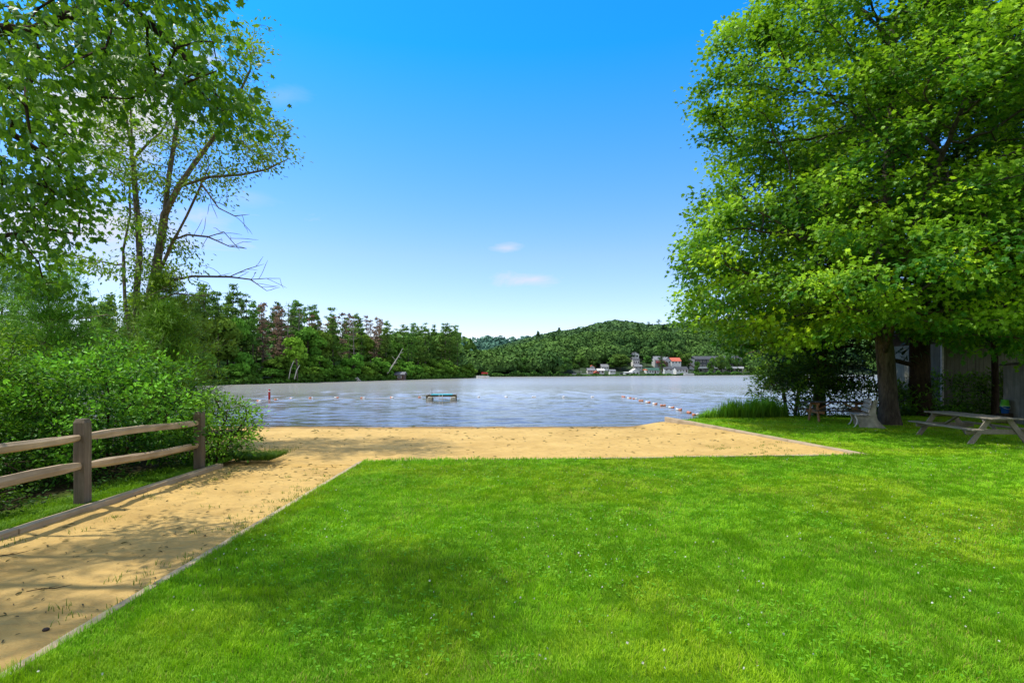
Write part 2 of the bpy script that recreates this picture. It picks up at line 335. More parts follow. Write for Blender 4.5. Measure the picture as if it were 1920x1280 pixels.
for (cu, cv, a, bb, k) in ((.040, .163, .066, .016, .8), (-.012, .220, .032, .009, .55), (-.70, .49, .20, .15, 1.2), (-.41, .49, .05, .02, .14), (-.47, .31, .06, .02, .16), (-.80, .25, .3, .10, .8)):
    e = mth(nt, 'SQRT', mth(nt, 'ADD', mth(nt, 'POWER', mth(nt, 'DIVIDE', mth(nt, 'SUBTRACT', u, cu), a), 2), mth(nt, 'POWER', mth(nt, 'DIVIDE', mth(nt, 'SUBTRACT', v, cv), bb), 2)))
    mk = mth(nt, 'MULTIPLY', mapr(nt, mth(nt, 'ADD', e, mth(nt, 'MULTIPLY', mth(nt, 'SUBTRACT', nz, .5), 2.6)), .2, 1.1, 1, 0), k)
    cl = mk if cl is None else mth(nt, 'MAXIMUM', cl, mk)
cl = mth(nt, 'MULTIPLY', mth(nt, 'MINIMUM', mth(nt, 'MAXIMUM', cl, 0), .92), mth(nt, 'GREATER_THAN', sp.outputs[1], .05))
bk = noise(nt, nd(nt, 'ShaderNodeMapping', {'Vector': tc, 'Scale': (2.2, 2.2, 3.5)}).outputs[0], 1, 6, .6, .5)      # unseen broken white cloud added overhead and behind the viewpoint for neutral fill
ov_ = mth(nt, 'MAXIMUM', mapr(nt, sp.outputs[2], .60, .80, 0, 1), mapr(nt, sp.outputs[1], .05, -.25, 0, 1))
cl = mth(nt, 'MAXIMUM', cl, mth(nt, 'MULTIPLY', mapr(nt, bk, .30, .55, .25, .85), ov_))
skc = mixc(nt, cl, hs, (8.4, 8.3, 8.2))
nt.links.new(skc, bg.inputs['Color']); bg.inputs['Strength'].default_value = .10
sl = bpy.data.lights.new('sun', 'SUN'); sl.energy = 5.0; sl.angle = R(.8); sl.color = (1, .95, .86); so = bpy.data.objects.new('sun', sl); COL.objects.link(so)
sd = Vector((math.sin(SUN_AZ) * math.cos(SUN_EL), math.cos(SUN_AZ) * math.cos(SUN_EL), math.sin(SUN_EL))); so.rotation_euler = sd.to_track_quat('Z', 'Y').to_euler(); so.location = sd * 60
cam = bpy.data.cameras.new('camera'); co = bpy.data.objects.new('camera', cam); COL.objects.link(co); co.location = (0, 0, CAMZ); co.rotation_euler = (R(90), 0, 0)
cam.sensor_width = 36; cam.lens = F / 1920 * 36; cam.shift_y = (H - 640) / 1920; cam.clip_start = .05; cam.clip_end = 9000; S.camera = co
S.view_settings.view_transform = 'Standard'; S.view_settings.look = 'None'; S.view_settings.exposure = 0; S.view_settings.gamma = 1
S.cycles.max_bounces = 6; S.cycles.diffuse_bounces = 3; S.cycles.glossy_bounces = 2; S.cycles.transmission_bounces = 3; S.cycles.transparent_max_bounces = 4; S.cycles.caustics_reflective = False; S.cycles.caustics_refractive = False
try: S.cycles.use_denoising = True
except Exception: pass

# ------------------------------------------------------------------ setting: terrain, ground, sand, water
def grid(x0f, x1f, ys, nx, zf):
    V = []
    for y in ys:
        a, b_ = x0f(y), x1f(y); V += [(a + (b_ - a) * i / nx, y) for i in range(nx + 1)]
    V = np.array(V); z = zf(V[:, 0], V[:, 1]); n = len(ys); i = np.arange(n - 1)[:, None] * (nx + 1) + np.arange(nx)[None]; i = i.ravel()
    return np.column_stack([V, z]), np.column_stack([i, i + 1, i + nx + 2, i + nx + 1])
PX, FX, BX = -3.30, -6.20, -9.5        # lawn edge of the path, fence side of the path, left end of the beach
def yb(x): return 12.45 + (np.minimum(x, 8.4) + 3.3) * .0795
def xb(y): return 8.4 - (y - 13.38) * .162
def shore_y(x): return np.where(x < 0, 21.0 + 0 * x, 24.6 + np.clip((x - 7) * .5, 0, 1.2) + np.clip((x - 9) * .2, 0, 4))
def zg(x, y):
    z = (fbm(np.column_stack([x, y]) * .35, 4) - .5) * .09
    return z - np.clip(y - shore_y(x) + 1.5, 0, 9) * .28
def zs(x, y):
    z = np.interp(y, [-5, 9, 12.5, 15, 22, 24.6, 27, 40], [-.05, -.06, -.09, -.13, -.30, -.41, -.62, -2.2])
    p = np.column_stack([x, y]); z = z + (fbm(p * 2.2, 8) - .5) * .045 * np.interp(y, [0, 23, 25], [1, .8, .2]) + (vnoise(p * 6.5, 12) - .5) * .022 * np.interp(y, [0, 22, 25], [1, 1, .1])
    z += .05 * np.exp(-((x - FX - .05) / .25) ** 2) * (y < 12); z += np.interp(y, [13, 14, 20, 24], [.05, .09, .20, .20]) * np.exp(-(np.minimum(x - xb(y), 0) / .9) ** 2) * (y > 13) * (y < 24.5); return z
gp = [grid(lambda y: PX, lambda y: 70., np.linspace(-25, 12.4, 80), 150, zg)]
# lawn strip up to the slanting beach edge, then the lawn on the far side of the right-hand beach edging
V = []; nx, ny = 120, 6
for j in range(ny + 1):
    for i in range(nx + 1):
        x = PX + (70 - PX) * (i / nx) ** 1.6; V.append((x, 12.4 + (yb(x) - 12.4) * j / ny))
V = np.array(V, float); i = (np.arange(ny)[:, None] * (nx + 1) + np.arange(nx)[None]).ravel(); gp.append((np.column_stack([V, zg(V[:, 0], V[:, 1])]), np.column_stack([i, i + 1, i + nx + 2, i + nx + 1])))
gp.append(grid(lambda y: xb(y), lambda y: 70., np.linspace(13.38, 40, 80), 130, zg))
gp.append(grid(lambda y: -80., lambda y: FX - .06, np.linspace(-25, 12.6, 80), 130, zg))
gp.append(grid(lambda y: -80., lambda y: max(BX, FX - .06 - (y - 12.6) * 1.6), np.linspace(12.6, 40, 60), 130, zg))
off = 0; Vs = []; Fs = []
for v_, f_ in gp: Vs.append(v_); Fs.append(f_ + off); off += len(v_)
tag(link('ground', np_mesh('ground', np.concatenate(Vs), np.concatenate(Fs), smooth=True), M['ground']), kind='structure')
v_, f_ = grid(lambda y: -14 if y > 12.5 else FX - .35, lambda y: 9. if y > 12.3 else PX + .3, np.concatenate([np.arange(-6, 3, .3), np.arange(3, 12.2, .07), np.arange(12.2, 26, .12), np.arange(26, 40, .8)]), 130, zs)
tag(link('sand', np_mesh('sand', v_, f_, smooth=True), M['sand']), kind='structure')
ly = [18.0]
while ly[-1] < 120: ly.append(ly[-1] + .075 * max(1, (ly[-1] / 26) ** 1.7))
ly = np.array(ly + [140, 180, 260, 400, 700, 1500, 6000]); lx = np.concatenate([[-6000, -1500, -500, -200, -100], np.linspace(-60, 60, 420), [100, 200, 500, 1500, 6000]])
gx, gy = np.meshgrid(lx, ly); gz = np.zeros_like(gx); wr = np.random.default_rng(5); pt = np.column_stack([gx.ravel(), gy.ravel()])
for k in range(26):
    wl = .55 * (1.13 ** wr.uniform(0, 12)); th = wr.normal() * .42; kx, ky = math.sin(th) * 6.283 / wl, math.cos(th) * 6.283 / wl; gz += wl * .0034 * np.sin(kx * gx + ky * gy + wr.uniform(0, 6.28) + 1.5 * np.sin(gx * .13 + k)) * np.clip((wl * 22 - np.gradient(ly)[:, None] * 60) / (wl * 10), 0, 1)
gz *= (.35 + 1.1 * fbm(pt * np.array((.05, .16)), 77)).reshape(gx.shape) * np.clip((gy - 22.5) / 5, .25, 1) * np.clip((gy - 18) / 2, 0, 1) * np.clip((115 - gy) / 60, 0, 1) * (np.abs(gx) < 70)
n1_, n2_ = gx.shape; i_ = (np.arange(n1_ - 1)[:, None] * n2_ + np.arange(n2_ - 1)[None]).ravel()
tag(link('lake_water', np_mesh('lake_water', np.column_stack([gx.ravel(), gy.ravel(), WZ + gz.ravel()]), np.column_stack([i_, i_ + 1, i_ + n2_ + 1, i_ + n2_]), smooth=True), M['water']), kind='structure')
me = np_mesh('terrain', [(-7000, -7000, -2.6), (7000, -7000, -2.6), (7000, 7000, -2.6), (-7000, 7000, -2.6)], np.array([[0, 1, 2, 3]])); tag(link('terrain', me, M['hill']), kind='structure')

# far shore: shoreline distance and ridge height by bearing (bearing = x/y)
def brg(px): return (px - 960) / F
_sh = ([-900, 905, 1060, 1250, 1400, 1700, 3000], [250, 250, 268, 310, 362, 420, 520])
_rd = ([-900, 700, 880, 912, 979, 1005, 1040, 1066, 1104, 1139, 1180, 1206, 1250, 1279, 1311, 1450, 1700, 2200, 3000], [672, 672, 672, 668, 648, 640, 631, 626, 617, 610, 609, 611, 611, 609, 604, 604, 600, 608, 640])
def hill_z(px, d):
    sh = np.interp(px, *_sh); zr = 2 + (H - np.interp(px, *_rd) - 19) / F * 560; t = np.clip((d - sh) / (560 - sh), 0, 1); s = t * (1.55 - .55 * t)
    s0 = np.interp(px, [1040, 1075, 1160, 1200, 1400, 1450], [2, 26, 26, 18, 14, 2]); low = np.clip(d - sh - s0, 0, 999) * .17; z = np.minimum(s * zr, np.where(d < 560, low + np.clip(d - sh - 62, 0, 999) * .35, 999)) - np.clip(d - 560, 0, 400) * .07 - .55 * np.exp(-np.clip(d - sh, 0, 99) / 2)
    return z + (fbm(np.column_stack([px * .012, d * .02]), 21) - .5) * 7 * t
us = np.linspace(-700, 3000, 190); ds = np.concatenate([np.linspace(-3, 60, 14), np.linspace(75, 520, 30)])
pu, pd = np.meshgrid(us, ds); pd = pd + np.interp(pu, *_sh); z = hill_z(pu.ravel(), pd.ravel()).reshape(pu.shape); z[0] = -2.5
n1_, n2_ = len(ds), len(us); i = (np.arange(n1_ - 1)[:, None] * n2_ + np.arange(n2_ - 1)[None]).ravel()
tag(link('hill', np_mesh('hill', np.column_stack([((pu - 960) / F * pd).ravel(), pd.ravel(), z.ravel()]), np.column_stack([i, i + 1, i + n2_ + 1, i + n2_]), smooth=True), M['hill']), kind='structure')
us = np.linspace(-2500, 4000, 120); ds = np.linspace(900, 2300, 14); pu, pd = np.meshgrid(us, ds)
def far_z(px, d): return -5 + (74 + 14 * (vnoise(np.column_stack([px * .004 + 3, px * 0]), 2) - .5)) * np.clip((d - 900) / 600, 0, 1)
z = far_z(pu.ravel(), pd.ravel()); n1_, n2_ = pu.shape; i = (np.arange(n1_ - 1)[:, None] * n2_ + np.arange(n2_ - 1)[None]).ravel()
tag(link('far_hill', np_mesh('far_hill', np.column_stack([((pu - 960) / F * pd).ravel(), pd.ravel(), z]), np.column_stack([i, i + 1, i + n2_ + 1, i + n2_]), smooth=True), M['hill_far']), kind='structure')

def canopy(px, d, zf, rad, nq, q, dark, light):
    """crowns of a far-off wood as one mesh of small leaf-clump faces"""
    n = len(px); base = np.column_stack([(px - 960) / F * d, d, zf(px, d)]); r = rad * (.5 + 1.05 * rng.random(n) ** 1.3); con = rng.random(n) < .008
    hgt = r * np.where(con, 2.0, 1.05); dirs = rdir(n * nq).reshape(n, nq, 3); dirs[..., 2] = np.abs(dirs[..., 2]) * 1.0 - .15
    lob = .8 + .4 * vnoise((dirs * 2.2 + rng.random((n, 1, 3)) * 50).reshape(-1, 3), 9).reshape(n, nq, 1)
    wd = np.where(con, .5, 1.0)[:, None]; taper = np.where(con[:, None], 1 - .8 * np.clip(dirs[..., 2], 0, 1), 1)
    P = base[:, None] + np.stack([dirs[..., 0] * wd * taper * r[:, None], dirs[..., 1] * wd * taper * r[:, None], dirs[..., 2] * hgt[:, None] + (r * .9)[:, None]], -1) * np.concatenate([lob, lob, np.ones_like(lob)], -1)
    nrm = unit(dirs + rng.normal(size=dirs.shape) * .45).reshape(-1, 3); P = P.reshape(-1, 3); T = np.cross(nrm, rdir(len(P)))
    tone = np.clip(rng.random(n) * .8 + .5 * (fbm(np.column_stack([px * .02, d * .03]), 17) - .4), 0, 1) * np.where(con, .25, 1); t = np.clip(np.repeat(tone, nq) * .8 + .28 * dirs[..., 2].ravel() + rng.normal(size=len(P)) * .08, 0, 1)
    V, Fq, C = foliage(P, T, nrm, q * (.6 + .8 * rng.random(len(P))), lerp(dark, light, t), T_QUAD, F_QUAD); return V, Fq, C
px = rng.uniform(860, 1560, 13000); d = np.interp(px, *_sh) + 4 + 330 * rng.random(13000) ** 1.2; k = rng.random(13000) < .46 * d / 350; px, d = px[k], d[k]
inl = d - np.interp(px, *_sh); lim = np.where((px > 1180) & (px < 1212), 70, np.where((px > 1211) & (px < 1300), 60, np.where((px > 1060) & (px < 1180), 52, np.where((px >= 1300) & (px < 1410), 44, 0)))); k = inl > lim; px, d, inl = px[k], d[k], inl[k]
hz = lambda p, q: hill_z(p, q)
nr = inl < 120
hv = [canopy(px[nr], d[nr], hz, 4.2, 230, .95, (.040, .100, .030), (.125, .235, .050)), canopy(px[~nr], d[~nr], hz, 4.8, 150, 1.3, (.048, .108, .048), (.115, .215, .066))]  # low contrast, bluer farther off: haze mixed into the leaf colours
px = np.concatenate([rng.uniform(-600, 860, 1300), rng.uniform(1560, 2900, 1100)]); d = np.interp(px, *_sh) + 4 + 300 * rng.random(len(px))
hv.append(canopy(px, d, hz, 7.5, 50, 3.2, (.040, .105, .030), (.16, .29, .055)))
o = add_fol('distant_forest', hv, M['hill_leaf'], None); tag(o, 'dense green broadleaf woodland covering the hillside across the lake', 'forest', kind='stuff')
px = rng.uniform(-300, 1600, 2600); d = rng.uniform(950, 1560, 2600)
o = add_fol('horizon_forest', [canopy(px, d, far_z, 12, 40, 6, (.06, .14, .12), (.11, .23, .15))], M['hill_leaf'], None); tag(o, 'hazy blue green wooded ridge far beyond the lake', 'forest', kind='stuff')  # distance haze painted into the blue green leaf colours

# ------------------------------------------------------------------ big maple and the trees behind it
def tree_obj(name, label, loc_nodes, par, base_r, barkm, leaf_parts_fn, leafm, cat='tree', group=None, flare=.5, minr=.004, e=2.25, tip=.006, extra=None):
    P, pr = loc_nodes, par; rad, ch, cnt = radii(pr, base_r, tip, e); t = thing(name, label, cat, tuple(P[0]), 0, group)
    mb = MB(); skeleton_mesh(mb, P - P[0], pr, rad, ch, minr, flare)
    if extra: extra(mb, P)
    tr = mb.build('trunk', barkm, t)
    parts = leaf_parts_fn(P, pr, cnt); parts = [(v - P[0], f, c) for v, f, c in parts]; add_fol('crown', parts, leafm, t); return t
def stem(pts, D=.35):
    pts = [np.array(p, float) for p in pts]; out = [pts[0]]
    for a, b_ in zip(pts[:-1], pts[1:]):
        n = max(1, int(np.linalg.norm(b_ - a) / D)); out += [a + (b_ - a) * (k + 1) / n for k in range(n)]
    return out
def chain_seed(stems, D=.35):
    """stems: list of (parent stem index or -1, polyline); a later stem starts from the nearest node of its parent"""
    P = []; par = []; span = []
    for pi, pl in stems:
        s = stem(pl, D)
        if pi < 0: st = len(P); P += s; par += [-1] + list(range(st, st + len(s) - 1)); span.append((st, len(P)))
        else:
            a, b_ = span[pi]; k = a + int(np.argmin([np.linalg.norm(P[q] - s[0]) for q in range(a, b_)])); st = len(P); P += s[1:]; par += [k] + list(range(st, st + len(s) - 2)); span.append((st, len(P)))
    return P, par
YG_D, YG_L = (.045, .17, .006), (.52, .80, .022)
B0 = (14.15, 21.0, -.05)
C0 = np.array((14.7, 21.3, 9.0))
low = lambda C: (C[:, 2] > 2.45 + .14 * np.maximum(0, C[:, 1] - 19)) & ~((C[:, 2] < 4.4) & (C[:, 1] > 22))
PC1, A1 = pads(760, C0, (8.0, 8.0, 11.5), .64, -.62, .85, .13, 8, 4, .2, .33, low); PC2, A2 = pads(300, (14.4, 20.8, 5.7), (8.5, 8.3, 3.6), .62, -.9, 1.0, .12, 9, 16, .15, .4, low); PC3, A3 = pads(110, C0, (5.6, 5.6, 8), .2, -.4, .9, .15, 6, 6)
PC0 = np.concatenate([PC1, PC2, PC3]); A = np.concatenate([A1, A2, A3])
sd_, pr_ = chain_seed([(-1, [B0, (14.1, 21, 1.2), (13.95, 21, 3.2), (13.9, 21.1, 6), (14.3, 21.2, 10), (14.5, 21.3, 15)]), (0, [(13.95, 21, 2.9), (12.6, 20.3, 4.6), (11.0, 19.8, 6.6)]), (0, [(13.95, 21, 3.4), (15.6, 20.2, 5.4), (17, 19.8, 8)]), (0, [(13.9, 21, 4.2), (13.6, 19.2, 6.4), (13.4, 17.4, 8.8)]), (0, [(13.95, 21, 2.6), (12.9, 18.9, 3.6), (12.3, 17.6, 3.9)])])
P, pr = grow(sd_, pr_, A, .36, .50, trop=(0, 0, .02))
sunv = np.array(sd)
def mshade(L):  # inner leaves darkened in colour: baked crown shade plus natural shade-leaf tone
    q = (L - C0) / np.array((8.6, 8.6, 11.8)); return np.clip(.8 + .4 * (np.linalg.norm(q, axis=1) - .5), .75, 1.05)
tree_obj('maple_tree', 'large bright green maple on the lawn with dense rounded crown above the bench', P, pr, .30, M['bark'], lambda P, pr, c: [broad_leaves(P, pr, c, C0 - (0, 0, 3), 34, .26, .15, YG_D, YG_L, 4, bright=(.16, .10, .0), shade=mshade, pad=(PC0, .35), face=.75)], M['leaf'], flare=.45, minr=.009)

C1 = np.array((20.2, 26, 10.5)); PCb, A = pads(420, C1, (7.5, 6.5, 10.5), .55, -.7, 1.0, .14, 7, 14, .2, .3, lambda C: C[:, 2] > 3.2)
sd_, pr_ = chain_seed([(-1, [(18.35, 25.0, -.3), (18.2, 25, 1.5), (18.2, 25, 3.2), (18.5, 25.2, 7), (19.5, 25.8, 13)]), (0, [(18.2, 25, 2.2), (16.9, 24.8, 2.5), (16.0, 24.6, 3.4)]), (0, [(18.2, 25, 3.4), (20.5, 24.6, 6), (22, 24, 9)])])
P, pr = grow(sd_, pr_, A, .45, .75)
tree_obj('maple_tree', 'thick trunked dark green maple just behind the large bright maple, towards the shed', P, pr, .40, M['bark_dark'], lambda P, pr, c: [broad_leaves(P, pr, c, C1, 36, .34, .185, (.025, .10, .006), (.17, .38, .016), 4, pad=(PCb, .35), face=.6)], M['leaf'], flare=.35, minr=.012)

def conifer(px0, H_, rad, n_wh, z0, dark, light, nb=7, clump=5, tuft=10, q=.32, seed=0, droop=.25, trunk_r=.22, barkm=None, width=.05):
    """trunk and needle sprays, standing at the origin"""
    r_ = np.random.default_rng(seed); mb = MB(); pts = [(r_.normal() * .04 * k, r_.normal() * .04 * k, H_ * k / 8) for k in range(9)]; mb.tube(pts, [trunk_r * (1 - .9 * k / 8) for k in range(9)], 8, False)
    Ps = []; Ts = []
    for k in range(n_wh):
        z = z0 + (H_ - z0) * (k + r_.random()) / n_wh; t = (z - z0) / (H_ - z0); L0 = rad * (1 - t) ** .75 * (.7 + .5 * r_.random()) + .25; a0 = r_.random() * 6.28
        for b_ in range(nb):
            a = a0 + 6.283 * b_ / nb + r_.normal() * .2; L = L0 * (.65 + .5 * r_.random()); dirv = np.array((math.cos(a), math.sin(a), .15 + .5 * t)); q0 = np.array((0, 0, z)); tip = q0 + dirv * L + np.array((0, 0, -droop * L * L / max(rad, 1)))
            mid = q0 + dirv * L * .5; mb.tube([q0, mid, tip], [trunk_r * .16 * (1 - .6 * t), trunk_r * .1, .004], 3, False)
            for c in range(clump):
                s = .3 + .7 * (c + r_.random()) / clump; p = q0 + (tip - q0) * s + r_.normal(size=3) * .12 * L * np.array((.6, .6, .35)); Ps.append(p); Ts.append(unit(dirv * .7 + r_.normal(size=3) * .4))
    Ps = np.array(Ps); Ts = np.array(Ts); n = len(Ps); Pn = np.repeat(Ps, tuft, 0) + r_.normal(size=(n * tuft, 3)) * q * .45; Tn = unit(np.repeat(Ts, tuft, 0) * .7 + r_.normal(size=(n * tuft, 3)) * .55); Nn = unit(np.array([0, 0, 1.]) + r_.normal(size=(n * tuft, 3)) * .5)
    tone = np.repeat(r_.random(n), tuft); t = np.clip(tone * .8 + r_.normal(size=n * tuft) * .15 + .15, 0, 1); tm = T_NEED.copy(); tm[0, 1] = -width; tm[2, 1] = width
    return mb, foliage(Pn, Tn, Nn, q * (.7 + .6 * r_.random(n * tuft)), lerp(dark, light, t), tm, F_NEED)
def place_conifer(name, label, loc, args, barkm, leafm, cat='tree', group=None):
    mb, fol = conifer(0, **args); t = thing(name, label, cat, loc, random.random() * 6, group); mb.build('trunk', barkm, t); add_fol('crown', [fol], leafm, t); return t
HD, HL = (.014, .05, .008), (.045, .13, .016)
place_conifer('hemlock_tree', 'tall dark hemlock at the right edge behind the grey board corner', (22.6, 24.2, -.2), dict(H_=21, rad=4.0, n_wh=34, z0=3.4, dark=HD, light=HL, nb=8, clump=7, tuft=9, q=.42, seed=3, trunk_r=.26, width=.10), M['bark_dark'], M['needle'])
place_conifer('hemlock_tree', 'dark evergreen with reddish trunk behind the brown picnic table', (15.1, 27.5, -.4), dict(H_=13, rad=3.4, n_wh=24, z0=1.4, dark=HD, light=(.030, .09, .012), nb=8, clump=7, tuft=10, q=.40, seed=5, trunk_r=.30, width=.10), M['bark_red'], M['needle'])
# shrubs
SHR = (T_ELL, F_ELL)
def shrub(name, label, c, r, n, nper, size, dark, light, mat='bushleaf', sig=.16, stems=5, base=None, cat='shrub', zmin=-.75, D=.2, tmpl=SHR, tilt=.6, bright=None, group=None, br=.03, padr=.34):
    c = np.array(c, float); PCs, A = pads(int(n * .20), c, r, .45, zmin, padr, padr * .16, 7, int(abs(c[0]) * 7 + c[1]), .4, 1.0 / max(r) * 1.6, tilt=.5); zb = float(zg(np.array([c[0]]), np.array([c[1]]))[0]); A = A[A[:, 2] > zb + .05]
    base = np.array(base if base is not None else (c[0], c[1], zb - .05)); st = []
    for k in range(stems):
        a = 6.28 * k / stems + .4; o_ = np.array((math.cos(a) * .12, math.sin(a) * .12, 0)); e = base + np.array((math.cos(a) * r[0] * .4, math.sin(a) * r[1] * .4, (c[2] - base[2]) * .8)); st.append((-1, [base + o_, (base + o_ + e) / 2 + (0, 0, .1), e]))
    sd2, pr2 = chain_seed(st, D); P, pr = grow(sd2, pr2, A, D, D * 1.6, trop=(0, 0, .03))
    n = len(pr); cnt = np.zeros(n); ch = [[] for _ in range(n)]
    for i in range(n - 1, -1, -1):
        if cnt[i] == 0: cnt[i] = 1
        if pr[i] >= 0: cnt[pr[i]] += cnt[i]; ch[pr[i]].append(i)
    rad = np.maximum(.003, br * (cnt / cnt.max()) ** .45); t = thing(name, label, cat, tuple(base), 0, group); mb = MB(); skeleton_mesh(mb, P - base, pr, rad, ch, .0035); mb.build('stems', M['bark_dark'], t)
    v, f, col = broad_leaves(P, pr, cnt, c - (0, 0, r[2] * .3), int(nper * 1.9), sig * .95, size * 1.15, np.array(dark) * (1.9, 1.6, 1), np.array(light) * (3.4, 2.6, 1.2), 4, tmpl, droop=.1, tilt=tilt, bright=bright, pad=(PCs, padr * .4), face=.55); add_fol('foliage', [(v - base, f, col)], M[mat], t); return t
VD, VL = (.016, .062, .008), (.085, .235, .022)
# right bank
shrub('shrub', 'dense dark shrub beside the reeds at the lake end of the right bank', (13.6, 26.2, 1.2), (2.3, 1.6, 1.75), 700, 16, .13, (.010, .042, .006), (.045, .13, .012), sig=.22, D=.28)
shrub('young_tree', 'bright yellow green young tree leaning over the water behind the reeds', (14.7, 29.5, 3.0), (2.0, 1.8, 2.1), 650, 15, .16, (.04, .13, .01), (.12, .27, .02), sig=.26, D=.3, padr=.6, mat='leaf', cat='tree', br=.09, stems=2)
shrub('shrub', 'dark leafy shrub between the two maple trunks and the pale shed wall', (19.3, 25.2, .8), (2.6, 1.0, 1.3), 500, 14, .13, (.012, .05, .006), (.05, .15, .016), sig=.2, D=.28)
shrub('shrub', 'loose shrub climbing in front of the pale shed wall above the weathered picnic table', (22.2, 25.0, 1.2), (2.4, .7, 1.5), 620, 12, .12, (.012, .05, .006), (.055, .15, .018), sig=.22, D=.28)
shrub('shrub', 'low dark shrub under the evergreen behind the park bench', (16.6, 25.4, .75), (1.9, 1.1, 1.25), 420, 14, .12, (.010, .042, .006), (.04, .12, .012), sig=.2, D=.26)
# left side shrubs behind the fence
shrub('viburnum_shrub', 'large leafy shrub with layered bright leaves between the two fence posts', (-8.25, 11.4, 1.28), (1.85, 2.1, 1.55), 1500, 13, .085, (.012, .050, .007), (.080, .225, .024), sig=.15, D=.17, bright=(.06, .10, .02))
shrub('shrub', 'leafy branches spilling round the end post of the fence onto the sand', (-6.55, 12.35, .75), (.95, .95, .85), 420, 12, .07, (.014, .055, .007), (.075, .205, .02), sig=.12, D=.14)
shrub('shrub', 'tall fine leaved shrub left of the near fence post, lit on top', (-10.2, 9.9, 1.35), (1.7, 1.9, 1.75), 1300, 13, .07, (.012, .048, .006), (.085, .21, .016), sig=.16, D=.18)
shrub('shrub', 'dark low shrub filling the gap under the rails at the left edge', (-8.9, 8.6, .62), (1.1, 1.3, .75), 600, 12, .065, (.008, .034, .005), (.030, .10, .012), sig=.14, D=.16)
shrub('shrub', 'small leafy sapling growing against the shaded soil under the near rail', (-7.2, 7.6, .42), (.35, .35, .36), 70, 7, .05, (.01, .04, .005), (.04, .12, .012), sig=.09, D=.11)
shrub('shrub', 'pale yellow green bush behind the tall fine leaved shrub at the left edge', (-12.5, 12.3, 1.55), (2.0, 1.6, 1.9), 900, 13, .085, (.03, .10, .008), (.15, .30, .02), sig=.2, D=.22)
# soft young pines behind the shrubs
for lab, loc, h_, rd_, sd0 in (('feathery young pine rising behind the pale bush left of the clump tree', (-14.2, 15.6, -.1), 5.2, 2.1, 11), ('feathery young pine just right of the clump tree, overlooking the water', (-10.2, 16.4, -.2), 4.8, 1.9, 12), ('small soft pine between the clump tree trunks and the layered shrub', (-11.9, 14.4, -.1), 4.5, 1.8, 13), ('yellow green young pine nearest the beach at the water side of the layered shrub', (-9.4, 15.2, -.1), 3.7, 1.45, 14), ('bushy young pine at the left edge behind the fine leaved shrub', (-16.4, 14.8, -.1), 3.7, 1.9, 15)):
    place_conifer('young_pine', lab, loc, dict(H_=h_, rad=rd_, n_wh=17, z0=.3, dark=(.06, .17, .012), light=(.26, .46, .03), nb=7, clump=7, tuft=26, q=.19, seed=sd0, droop=-.12, trunk_r=.07, width=.042), M['bark_twig'], M['needle'])

# ------------------------------------------------------------------ multi-stemmed tree on the left
D0 = 17.0
def q3(*pp): return [atd(a, b_, D0 + (c if len(pp[0]) > 2 else 0)) for a, b_, c in pp]
base = (brg(258) * D0, D0, -.2)
st = [(-1, [base] + q3((257, 640, 0), (255, 560, 0), (262, 480, .2), (257, 400, .3), (249, 300, .4), (245, 200, .5), (240, 110, .5))),
      (-1, [(base[0] + .22, base[1] - .1, -.2)] + q3((268, 640, -.2), (284, 545, -.4), (303, 445, -.6), (317, 330, -.8), (332, 235, -1), (350, 120, -1.2), (360, 40, -1.3))),
      (-1, [(base[0] - .3, base[1] + .1, -.2)] + q3((245, 640, .2), (234, 560, .4), (231, 469, .7), (244, 405, .9), (243, 350, 1.2), (205, 320, 1.2), (165, 300, 1.3), (145, 280, 1.3))),
      (1, q3((284, 545, -.4), (320, 462, -1), (350, 405, -1.4), (378, 345, -1.8), (392, 310, -2))),
      (1, q3((310, 400, -.7), (335, 350, -.9), (362, 310, -.7), (398, 262, -.5), (430, 215, -.4), (470, 130, -.3))),
      (4, q3((335, 350, -.9), (392, 332, -1), (450, 328, -1.2), (500, 318, -1.4), (540, 298, -1.5))),
      (0, q3((249, 300, .4), (278, 268, .4), (300, 250, .6), (330, 200, .6))),
      (0, q3((249, 300, .4), (225, 150, .8), (205, 60, .8))),
      (2, q3((231, 500, .6), (190, 490, .6), (150, 480, .4), (110, 470, .3))),
      (0, q3((258, 615, 0), (200, 590, -.6), (150, 598, -1), (60, 600, -1.4), (-10, 596, -1.8))),
      (1, q3((300, 545, -.3), (325, 525, -.7), (360, 518, -.9), (430, 519, -1), (470, 524, -1.2), (500, 545, -1.4))),
      (3, q3((325, 450, -1), (350, 440, -1.3), (390, 444, -1.5), (430, 462, -1.7), (462, 466, -1.9))),
      (11, q3((390, 444, -1.5), (420, 435, -1.5), (450, 470, -1.5))),
      (10, q3((430, 519, -1), (462, 505, -1), (495, 495, -1.1))),
      (10, q3((470, 524, -1.2), (500, 522, -1.2), (525, 522, -1.2))),
      (3, q3((378, 345, -1.8), (410, 390, -2), (440, 405, -2.1), (468, 402, -2.2))),
      (1, q3((275, 600, -.3), (300, 560, -1.1), (330, 550, -1.5), (390, 556, -1.8)))]
sd_, pr_ = chain_seed(st, .22); i0 = len(chain_seed(st[:10], .22)[0])
for k in range(i0, len(sd_)):
    if random.random() < .62 and k > i0:
        v0 = np.array(sd_[k]) - np.array(sd_[pr_[k]]); v0 /= np.linalg.norm(v0) + 1e-6; d0 = v0 * .7 + rng.normal(size=3) * .7; p0 = np.array(sd_[k]); last = k
        for q in range(random.randint(2, 5)): d0 = d0 + rng.normal(size=3) * .25 + (0, 0, -.05); p0 = p0 + d0 / np.linalg.norm(d0) * .15; sd_.append(p0.copy()); pr_.append(last); last = len(sd_) - 1
nseed = len(sd_)
